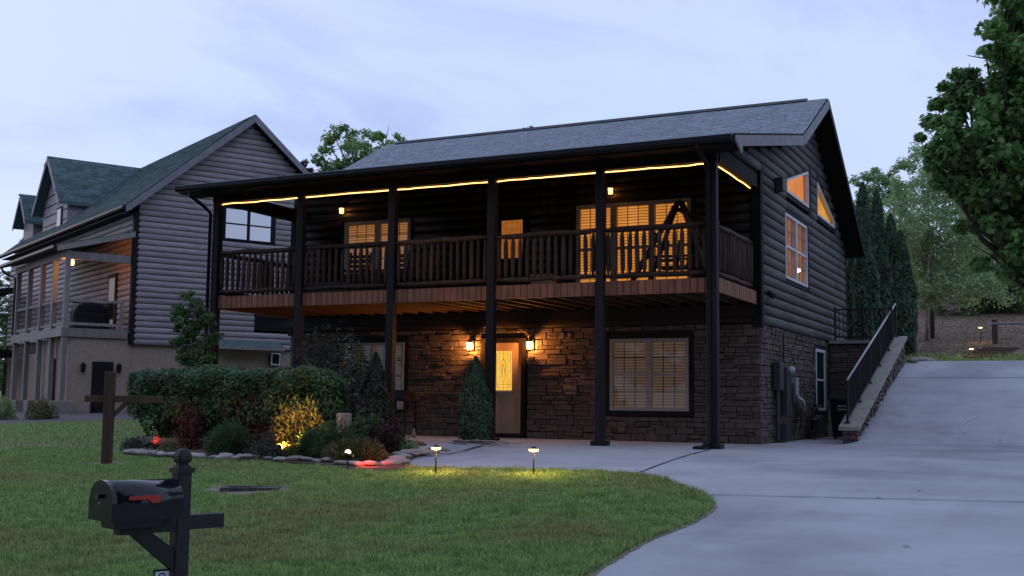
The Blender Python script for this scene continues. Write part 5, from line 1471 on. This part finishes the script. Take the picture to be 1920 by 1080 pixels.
for (x0, y0), (x1, y1) in zip(edge[:-1], edge[1:]):
    L_ = math.hypot(x1 - x0, y1 - y0); d_acc += L_
    if d_acc > .15:
        d_acc = 0
        xx, yy = x0 + random.uniform(-.07, .07), y0 + random.uniform(-.05, .12)
        red = xx > -4.2 and yy < -8.4
        if red: lab, grp = 'pale flat rock in the red glow below the golden shrub', 'red lit edging rocks'
        elif yy > -8.4: lab, grp = 'grey rock edging the bed along the patio', 'patio edging rocks'
        else: lab, grp = 'pale rounded rock edging the garden bed before the hedge', 'hedge edging rocks'
        rock(xx, yy, random.uniform(.09, .17), lab, grp)
        if random.random() < .5: rock(xx + random.uniform(-.1, .1), yy + random.uniform(.15, .3), random.uniform(.08, .14), lab, grp)
for k in range(9): rock(-3.75 + random.uniform(-.35, .3), -7.15 + random.uniform(-.5, .45), random.uniform(.10, .18), 'grey rock heaped at the patio corner of the bed', 'rocks heaped at the bed corner', .5)
for k in range(6): rock(-4.85 + .2 * k, -4.05 + random.uniform(-.06, .06), random.uniform(.09, .15), 'flat grey stone at the foot of the cone shaped conifer', 'stones round the conifer', .4)
t = strip('bed_edging', [(-3.9, -4.1), (-4.05, -4.5), (-3.55, -6.2), (-3.45, -6.9)], .05, drive, 'blacksteel', .02)
strip('bed_edging', [(-8.4, -9.12), (-7.4, -9.36), (-6.4, -9.43), (-5.2, -9.41), (-4.25, -9.5)], .06, bed, 'blacksteel', .07)

# ------------------------------------------------------------------ garden lights
def path_light(label, x, y, power, hgt=.40, z=None):
    z = h(x, y) if z is None else z
    t = thing('path_light', label, 'path light', (x, y, z), 0, 'path lights')
    MB().tube([(0, 0, -.05), (0, 0, hgt)], .011, 6).build('stake', 'blacksteel', t)
    MB().lathe([(.02, hgt - .015), (.062, hgt - .008), (.066, hgt + .012), (.062, hgt + .022)], (0, 0, 0), 14).build('lens', 'pathglow', t, True)
    MB().lathe([(.070, hgt + .023), (.04, hgt + .035), (.012, hgt + .055)], (0, 0, 0), 14).build('cap', 'blacksteel', t, True)
    lamp('bulb', t, (0, 0, hgt - .06), power, (1.0, .60, .18), .05)
path_light('path light on the left of the pair at the lawn edge', -1.89, -10.02, 26, .37)
path_light('path light on the right of the pair at the lawn edge', -0.53, -9.84, 26, .37)
def spot(label, x, y, aim, power, color, glow, group=None, hgt=.16, cone=80):
    t = thing('spotlight', label, 'spotlight', gpt(x, y, .04), 0, group)
    MB().tube([(0, 0, -.05), (0, 0, hgt)], .012, 6).build('stake', 'blacksteel', t)
    d = Vector(aim) - Vector((x, y, h(x, y) + .04 + hgt)); d.normalize()
    q = d.to_track_quat('Z', 'Y').to_euler()
    o = MB().lathe([(.022, -.06), (.04, -.03), (.045, .05), (.045, .06)], (0, 0, 0), 12).build('head', 'blacksteel', t, True); o.location = (0, 0, hgt); o.rotation_euler = q
    o = MB().lathe([(.04, .061), (.038, .066), (.01, .07)], (0, 0, 0), 12).build('lens', glow, t, True); o.location = (0, 0, hgt); o.rotation_euler = q
    p = Vector((0, 0, hgt)) + d * .10
    lamp('bulb', t, p, power, color, .03, cone, p + d)
    return t
spot('red spotlight glowing at the left end of the bed', -8.0, -8.95, (-7.95, -8.4, .30), 26, (1, .10, .04), 'redglow', cone=100)
spot('yellow spotlight washing the hedge', -5.42, -8.85, (-5.75, -7.3, .45), 300, (1, .50, .10), 'spotglow', cone=75)
spot('small red spotlight at the lawn edge below the golden shrub', -3.35, -9.95, (-2.95, -9.0, -.12), 45, (1, .08, .05), 'redcap', hgt=.2, cone=110)
mound('golden_twigs', 'dry golden twigs lit by the yellow spotlight at the hedge end', gpt(-5.85, -7.72, .04), .66, .30, .82, 1300, .10, 'leaf_gold', spiky=.3, asp=.26)
gs = MB().lathe([(.01, -.04), (.035, -.025), (.045, 0), (.035, .025), (.01, .04)], (-3.35, -9.95, h(-3.35, -9.95) + .275), 10).build('spot_globe', 'redcap', smooth=True)
gs.parent = [o for o in COL.objects if o.name.startswith('spotlight')][-1]; gs.matrix_parent_inverse = Matrix.Translation(-Vector(gpt(-3.35, -9.95, .04)))
# bright twigs at the spotlights
mound('lit_tuft', 'dry tuft glowing red over the left spotlight', gpt(-8.0, -8.72, .04), .24, .14, .22, 260, .10, 'leaf_brown', spiky=.5, asp=.12)
mound('lit_tuft', 'pale tuft glowing yellow behind the spotlight', gpt(-5.42, -8.62, .04), .16, .10, .2, 240, .07, 'leaf_gold')

# ------------------------------------------------------------------ neighbour's round bushes
for u, v, r, lab in ((78, 772, .42, 'round yellow-green bush before the neighbour\'s piers'), (4, 768, .40, 'round green bush at the far left edge')):
    p = at(u, v, 34.0)
    zt_ = CAM[2] - (v + 20 - 748) / FPX * 34.0
    mound('round_bush', lab, (p[0], p[1], max(h(p[0], p[1]), zt_) - .02), r, r, r * 1.5, 2600, .07, 'leaf_gold' if u > 50 else 'leaf_mid', group='clipped bushes by the neighbour\'s drive')

# ------------------------------------------------------------------ trees
def ground_at(u, d):
    p = at(u, 700, d); return np.array([p[0], p[1], h(p[0], p[1])])
# tall conifers behind the house
for k, (u, v, d, r) in enumerate(((1624, 338, 37.5, .44), (1651, 352, 39, .42), (1627, 392, 34.5, .42), (1676, 400, 38, .46), (1656, 452, 35, .42), (1694, 432, 37.5, .46), (1603, 430, 36, .40))):
    g_ = ground_at(u, d); tz = at(u, v, d)[2]
    lab = ['tallest of the column conifers behind the cabin', 'column conifer just right of the tallest one', 'column conifer standing before the tallest one', 'column conifer with broad top in the middle of the row',
           'shortest column conifer in front of the row', 'rightmost column conifer beside the hillside', 'column conifer half hidden by the cabin wall'][k]
    columnar('tall_conifer', lab, g_, tz - g_[2], r, 9500, .15, 'column conifers behind the cabin', 'leaf_arb', .8)
# tree behind the neighbour's roof
def pix_tree(name, label, spots, d, basepx, leaf_m, nleaf, lsize, bark='bark', trunk_r=.2, group=None, shape='quad', asp=.6, topi=0, flat=.8):
    cl = [(at(u, v, d + dd), r) for u, v, r, dd in spots]
    g_ = ground_at(basepx, d)
    return tree(name, label, 'tree', g_, cl[topi][0], cl, leaf_m, bark, nleaf, lsize, group, shape, trunk_r, flat=flat, asp=asp)
pix_tree('back_tree', 'broad leafy tree rising behind the cabin roof', [(650, 250, .75, 0), (620, 280, .7, .5), (660, 285, .9, -.5), (690, 265, .7, .4), (725, 255, .65, 0), (745, 262, .45, .6), (700, 290, .9, 0), (735, 285, .7, -.6), (610, 310, .7, .4),
          (640, 315, .9, 0), (680, 315, 1.0, .8), (595, 300, .35, 0), (715, 310, .9, 0), (760, 300, .8, 1), (630, 262, .5, 0), (647, 240, .3, 0), (690, 335, 1.0, 0), (640, 345, 1.0, .4), (606, 340, .8, .3), (740, 320, .9, .4), (690, 360, 1.2, 0)], 46, 690, 'leaf_back', 11000, .15, trunk_r=.28, topi=6)
pix_tree('back_tree', 'small treetop peeping over the neighbour\'s rear roof slope', [(570, 315, .4, 0), (562, 325, .35, .3), (578, 325, .35, 0), (570, 340, .6, 0), (585, 345, .6, .3), (560, 350, .6, 0)], 52, 570, 'leaf_brown', 1500, .15, topi=0)
pix_tree('back_tree', 'few thin twigs showing above the cabin ridge', [(990, 240, .28, 0), (1000, 246, .22, .2), (972, 250, .2, 0), (985, 262, .5, 0), (1000, 275, .6, .2)], 48, 990, 'leaf_dark', 420, .13, topi=0)
# birch hillside tree
sp_ = []
for u, v, r in ((1790, 265, .6), (1760, 285, .7), (1725, 300, .8), (1700, 320, .7), (1820, 280, .9), (1680, 350, .7), (1740, 340, 1.1), (1790, 330, 1.2), (1850, 330, 1.2), (1700, 390, 1.0), (1750, 400, 1.3), (1810, 400, 1.4), (1870, 400, 1.3),
              (1720, 450, 1.1), (1770, 460, 1.3), (1830, 465, 1.4), (1735, 510, 1.0), (1785, 520, 1.2), (1690, 440, .8), (1710, 500, .8), (1750, 560, .8), (1725, 545, .6), (1845, 530, 1.2), (1895, 470, 1.2), (1665, 330, .45)):
    sp_.append((u, v, r, RNG.uniform(-1.2, 1.2)))
pix_tree('birch_tree', 'tall pale green birch on the hillside behind the driveway', sp_, 41, 1740, 'leaf_pale', 36000, .115, 'birchbark', .085, topi=6)
sp_ = [(u, v, r, RNG.uniform(-1, 1)) for u, v, r in ((1615, 345, .7), (1640, 335, .8), (1665, 350, .9), (1690, 370, 1.0), (1610, 380, .8), (1650, 380, 1.1), (1700, 420, 1.2), (1720, 470, 1.3), (1670, 430, 1.2), (1735, 530, 1.2))]
pix_tree('hill_tree', 'grey-green leafy tree behind the column conifers', sp_, 56, 1690, 'leaf_mid', 12000, .15, 'bark', .2, topi=3)
sp_ = [(u, v, r, RNG.uniform(-1.5, 1.5)) for u, v, r in ((1800, 480, 1.5), (1850, 500, 1.6), (1900, 520, 1.7), (1940, 480, 1.8), (1780, 540, 1.3), (1830, 560, 1.5), (1885, 575, 1.4), (1930, 560, 1.6), (1960, 520, 1.6), (1880, 450, 1.6), (1930, 420, 1.6), (1850, 600, .8), (1770, 585, .7), (1820, 600, .7))]
pix_tree('hill_tree', 'dark spreading tree shading the hillside at the right', sp_, 50, 1850, 'leaf_conifer', 18000, .16, 'bark', .22, topi=1)
sp_ = [(u, v, r, RNG.uniform(-2, 2)) for u, v, r in ((1650, 520, 1.6), (1700, 545, 1.6), (1760, 520, 1.8), (1820, 500, 2), (1880, 480, 2.2), (1940, 440, 2.2), (1990, 400, 2.4), (1720, 590, 1.4), (1790, 580, 1.5), (1860, 570, 1.6), (1930, 560, 1.8), (1600, 520, 1.6), (1560, 530, 1.6))]
pix_tree('far_tree', 'dim green woodland tree far up the hillside', sp_, 72, 1860, 'leaf_conifer', 20000, .30, 'bark', .25, topi=4)
# thin dark trunk beside the birch
g_ = ground_at(1749, 41.6)
t = thing('thin_trunk', 'thin dark trunk standing beside the pale birch trunk', 'tree', g_)
MB().tube([(0, 0, -.1), (.05, 0, 1.5), (-.05, 0, 4), (0, .1, 7)], [.10, .08, .06, .03], 7).build('trunk', 'bark', t, True)
# big maple reaching in from the right
sp_ = []
for u, v, r, dd in ((1905, 20, .75, 0), (1945, 60, .9, .5), (1880, 70, .65, -.4), (1850, 110, .6, 0), (1815, 135, .48, .3), (1790, 165, .36, .1), (1890, 130, .7, .5), (1940, 150, .9, 0), (1835, 170, .65, 0), (1800, 195, .58, .5), (1870, 200, .7, -.3), (1925, 220, .9, .4), (1768, 228, .46, .2),
                    (1820, 240, .6, 0), (1780, 265, .58, -.2), (1752, 262, .32, .1), (1865, 270, .75, .6), (1920, 300, .9, 0), (1750, 292, .28, 0), (1800, 305, .62, .4), (1840, 330, .65, 0), (1890, 360, .8, .2), (1945, 390, .9, .6), (1800, 350, .58, .2), (1775, 325, .4, 0), (1810, 400, .5, .2), (1860, 480, .55, .1), (1895, 545, .5, .2), (1850, 390, .6, -.3), (1900, 430, .7, .4),
                    (1950, 470, .8, 0), (1870, 440, .5, .3), (1925, 500, .5, .2), (2000, 100, 1.2, 0), (2010, 250, 1.3, .4), (2020, 400, 1.2, 0), (2090, 180, 1.5, .3), (2100, 350, 1.5, 0), (2000, 20, 1.2, 0), (2080, 40, 1.4, 0), (2180, 250, 1.6, 0)):
    sp_.append((u, v, r, dd))
pix_tree('maple_tree', 'large dark green maple overhanging the driveway from the right', sp_, 19.0, 2150, 'leaf_maple', 34000, .145, 'bark', .22, shape='maple', topi=31, flat=.85)
# evergreens at far left
def spruce(name, label, base, hgt, r, n, m='leaf_conifer', group=None):
    t = thing(name, label, 'tree', base, 0, group)
    MB().tube([(0, 0, -.1), (0, 0, hgt * .97)], [.16, .02], 7).build('trunk', 'bark', t)
    PP, UU = [], []; nb_ = int(hgt * 9)
    bb = MB()
    for k in range(nb_):
        f = (k + RNG.random()) / nb_; zz_ = hgt * (.12 + .86 * f); L_ = r * (1 - f) ** .8 * RNG.uniform(.7, 1.1) + .1; a = RNG.uniform(0, 2 * PI)
        d = np.array([math.cos(a), math.sin(a), .12 - .25 * (1 - f)]); c_ = max(6, int(n / nb_ * (.5 + 1.2 * (1 - f))))
        bb.tube([(0, 0, zz_), tuple(np.array([0, 0, zz_]) + d * L_)], [.02, .005], 4)
        s = RNG.random(c_) ** .7; P_ = np.array([0, 0, zz_]) + d * L_ * s[:, None] + RNG.normal(0, .07, (c_, 3)) * (1.2 - s[:, None] * .4); PP.append(P_); UU.append(np.tile(d, (c_, 1)) + RNG.normal(0, .5, (c_, 3)))
    bb.build('limbs', 'bark', t)
    PP, UU = np.concatenate(PP), np.concatenate(UU)
    link('crown', leafmesh('crown', PP, RNG.normal(size=PP.shape) + np.array([0, 0, .8]), .22 * RNG.uniform(.6, 1.3, len(PP)), m, 'quad', .3, UU), t)
    return t
for u, v, d, r, lab in ((28, 440, 62, 2.6, 'feathery dark evergreen behind the neighbour\'s porch'), (-20, 500, 66, 3.0, 'dark evergreen at the far left edge'), (10, 560, 58, 2.4, 'lower dark evergreen at the far left edge')):
    g_ = ground_at(u, d); spruce('evergreen_tree', lab, g_, at(u, v, d)[2] - g_[2], r, 6000, group='evergreens behind the neighbour\'s house')
for u, d, hh, lab in ((1870, 52, 7, 'dark spruce in the shade of the hillside'), (1815, 56, 6, 'spruce behind the birch on the hillside')):
    g_ = ground_at(u, d); spruce('hill_spruce', lab, g_, hh, 2.2, 6000, group='spruces on the hillside')

# ------------------------------------------------------------------ hillside details
def hill_pt(u, v, d0=30, d1=75):
    d = d0
    while d < d1:
        p = at(u, v, d)
        if p[2] < h(p[0], p[1]): break
        d += .1
    return p
p = hill_pt(1839, 645); path_light('distant path light glowing on the hillside', p[0], p[1], 6, .55)
p = hill_pt(1822, 676); path_light('distant low light at the top of the driveway', p[0], p[1], 6, .35)
p = hill_pt(1866, 647)
t = thing('rail_fence', 'rustic post and rail fence on the hillside at the right', 'fence', (p[0], p[1], h(p[0], p[1])), .1)
for k in range(4):
    x = 2.6 * k; zz_ = h(p[0] + x, p[1]) - h(p[0], p[1])
    MB().tube([(x, 0, zz_ - .1), (x, 0, zz_ + .85)], .10, 7).build('post', 'signwood', t)
for k in range(3):
    z0_, z1_ = [h(p[0] + 2.6 * q, p[1]) - h(p[0], p[1]) for q in (k, k + 1)]
    MB().tube([(2.6 * k - .1, -.06, z0_ + .72), (2.6 * k + 2.7, -.06, z1_ + .72)], .05, 6).build('rail', 'greywood', t)
for k in range(5):
    p = hill_pt(1845 + 8 * k, 675 - 4.2 * k)
    o = MB().cbox(-.6, .6, -.09, .09, -.05, .10, .03).build('timber_step', 'signwood'); o.location = (p[0], p[1], h(p[0], p[1]) + .03); o.rotation_euler = (0, 0, YAW)
    tag(o, 'weathered timber step set in the mulch bank', 'step', 'timber steps up the bank')
for k in range(7):
    y_ = 8.65 + .42 * k; x_ = 1.95 + .03 * k
    o = link('rock', ROCK[k % 8], None, (x_, y_, h(x_, y_) + .05), (0, 0, k), (.15, .12, .13)); tag(o, 'tan rock lining the top of the driveway past the wall', 'rock', 'rocks at the driveway top')
# dry leaves and twigs on the bank
bx = RNG.uniform(-2, 12, 30000); by = 13.3 + 26 * RNG.random(30000) ** 1.3; bz = H(bx, by) + .05
P = np.c_[bx, by, bz]
o = link('leaf_litter', leafmesh('leaf_litter', P, np.c_[RNG.normal(0, .4, (30000, 2)), np.ones(30000)], .065 * RNG.uniform(.5, 1.7, 30000), 'leaf_fallen', 'quad', .4))
tag(o, 'brown leaf litter and sticks covering the bank', 'leaf litter', kind='stuff')
wx = RNG.uniform(-1, 12, 14000); wy = 13.05 + 2.6 * RNG.random(14000) ** 1.6
o = link('verge_grass', blades('verge_grass', wx, wy, .03, RNG.uniform(.05, .16, 14000), RNG.uniform(.015, .03, 14000), 'grass'))
tag(o, 'strip of rough grass between driveway top and bank', 'grass', kind='stuff')

# ------------------------------------------------------------------ unseen trees added behind the viewer to shade the cabin front
rb = np.array([-30.0, -44.0, 0.0]); rb[2] = h(rb[0], rb[1])
road_clumps = clumpset(rb, rb + np.array([0, 0, 9.5]), (4.4, 4.0, 7.5), 46, 1.6, 2.6)
rt_ = tree('added_shade_tree', 'unseen leafy tree added across the road to shade the cabin front', 'tree', rb, rb + np.array([0, 0, 12.0]), road_clumps, 'leaf_conifer', 'bark', 16000, .80, 'unseen trees added for shade', trunk_r=.35)
for k in range(1, 11):
    c_ = copy_tree(rt_); c_['label'] = 'tall leafy tree across the road, number %d in the row counted from the neighbour\'s side' % (k + 1); c_.location = (-30 + 7.0 * k, -44 + 3.5 * math.sin(k * 2.1), rb[2] - .2); c_.rotation_euler = (0, 0, k * 1.7); q_ = 1.2 + .45 * ((k * 37) % 10) / 10; c_.scale = (q_, q_, q_)

# ------------------------------------------------------------------ rocks and steps are told apart by their order
def order_labels(group, text, key, first, last):
    L_ = [o for o in COL.objects if o.get('group') == group and o.parent is None]
    def uv(o):
        d = np.array(o.location) - CAM; zf = d @ _fw; return (d @ R2) / zf, -(d @ U2) / zf
    L_.sort(key=lambda o: uv(o)[0] if key == 'x' else -uv(o)[1])
    n = len(L_)
    def nth(k): return '%d%s' % (k, 'th' if 10 <= k % 100 <= 20 else {1: 'st', 2: 'nd', 3: 'rd'}.get(k % 10, 'th'))
    for i, o in enumerate(L_): o['label'] = text + ', ' + (first if i == 0 else last if i == n - 1 else nth(i + 1) + (' from the left' if key == 'x' else ' from the bottom'))
order_labels('red lit edging rocks', 'pale flat rock in the red glow below the golden shrub', 'x', 'leftmost', 'rightmost')
order_labels('hedge edging rocks', 'pale rounded rock edging the bed before the hedge', 'x', 'leftmost', 'rightmost')
order_labels('patio edging rocks', 'grey rock edging the bed along the patio', 'x', 'leftmost', 'rightmost')
order_labels('rocks heaped at the bed corner', 'grey rock heaped at the patio corner', 'x', 'leftmost', 'rightmost')
order_labels('stones round the conifer', 'flat grey stone below the cone shaped conifer', 'x', 'leftmost', 'rightmost')
order_labels('rocks at the driveway top', 'tan rock lining the driveway top past the wall', 'y', 'nearest', 'farthest')
order_labels('timber steps up the bank', 'weathered timber step in the mulch bank', 'y', 'lowest', 'highest')
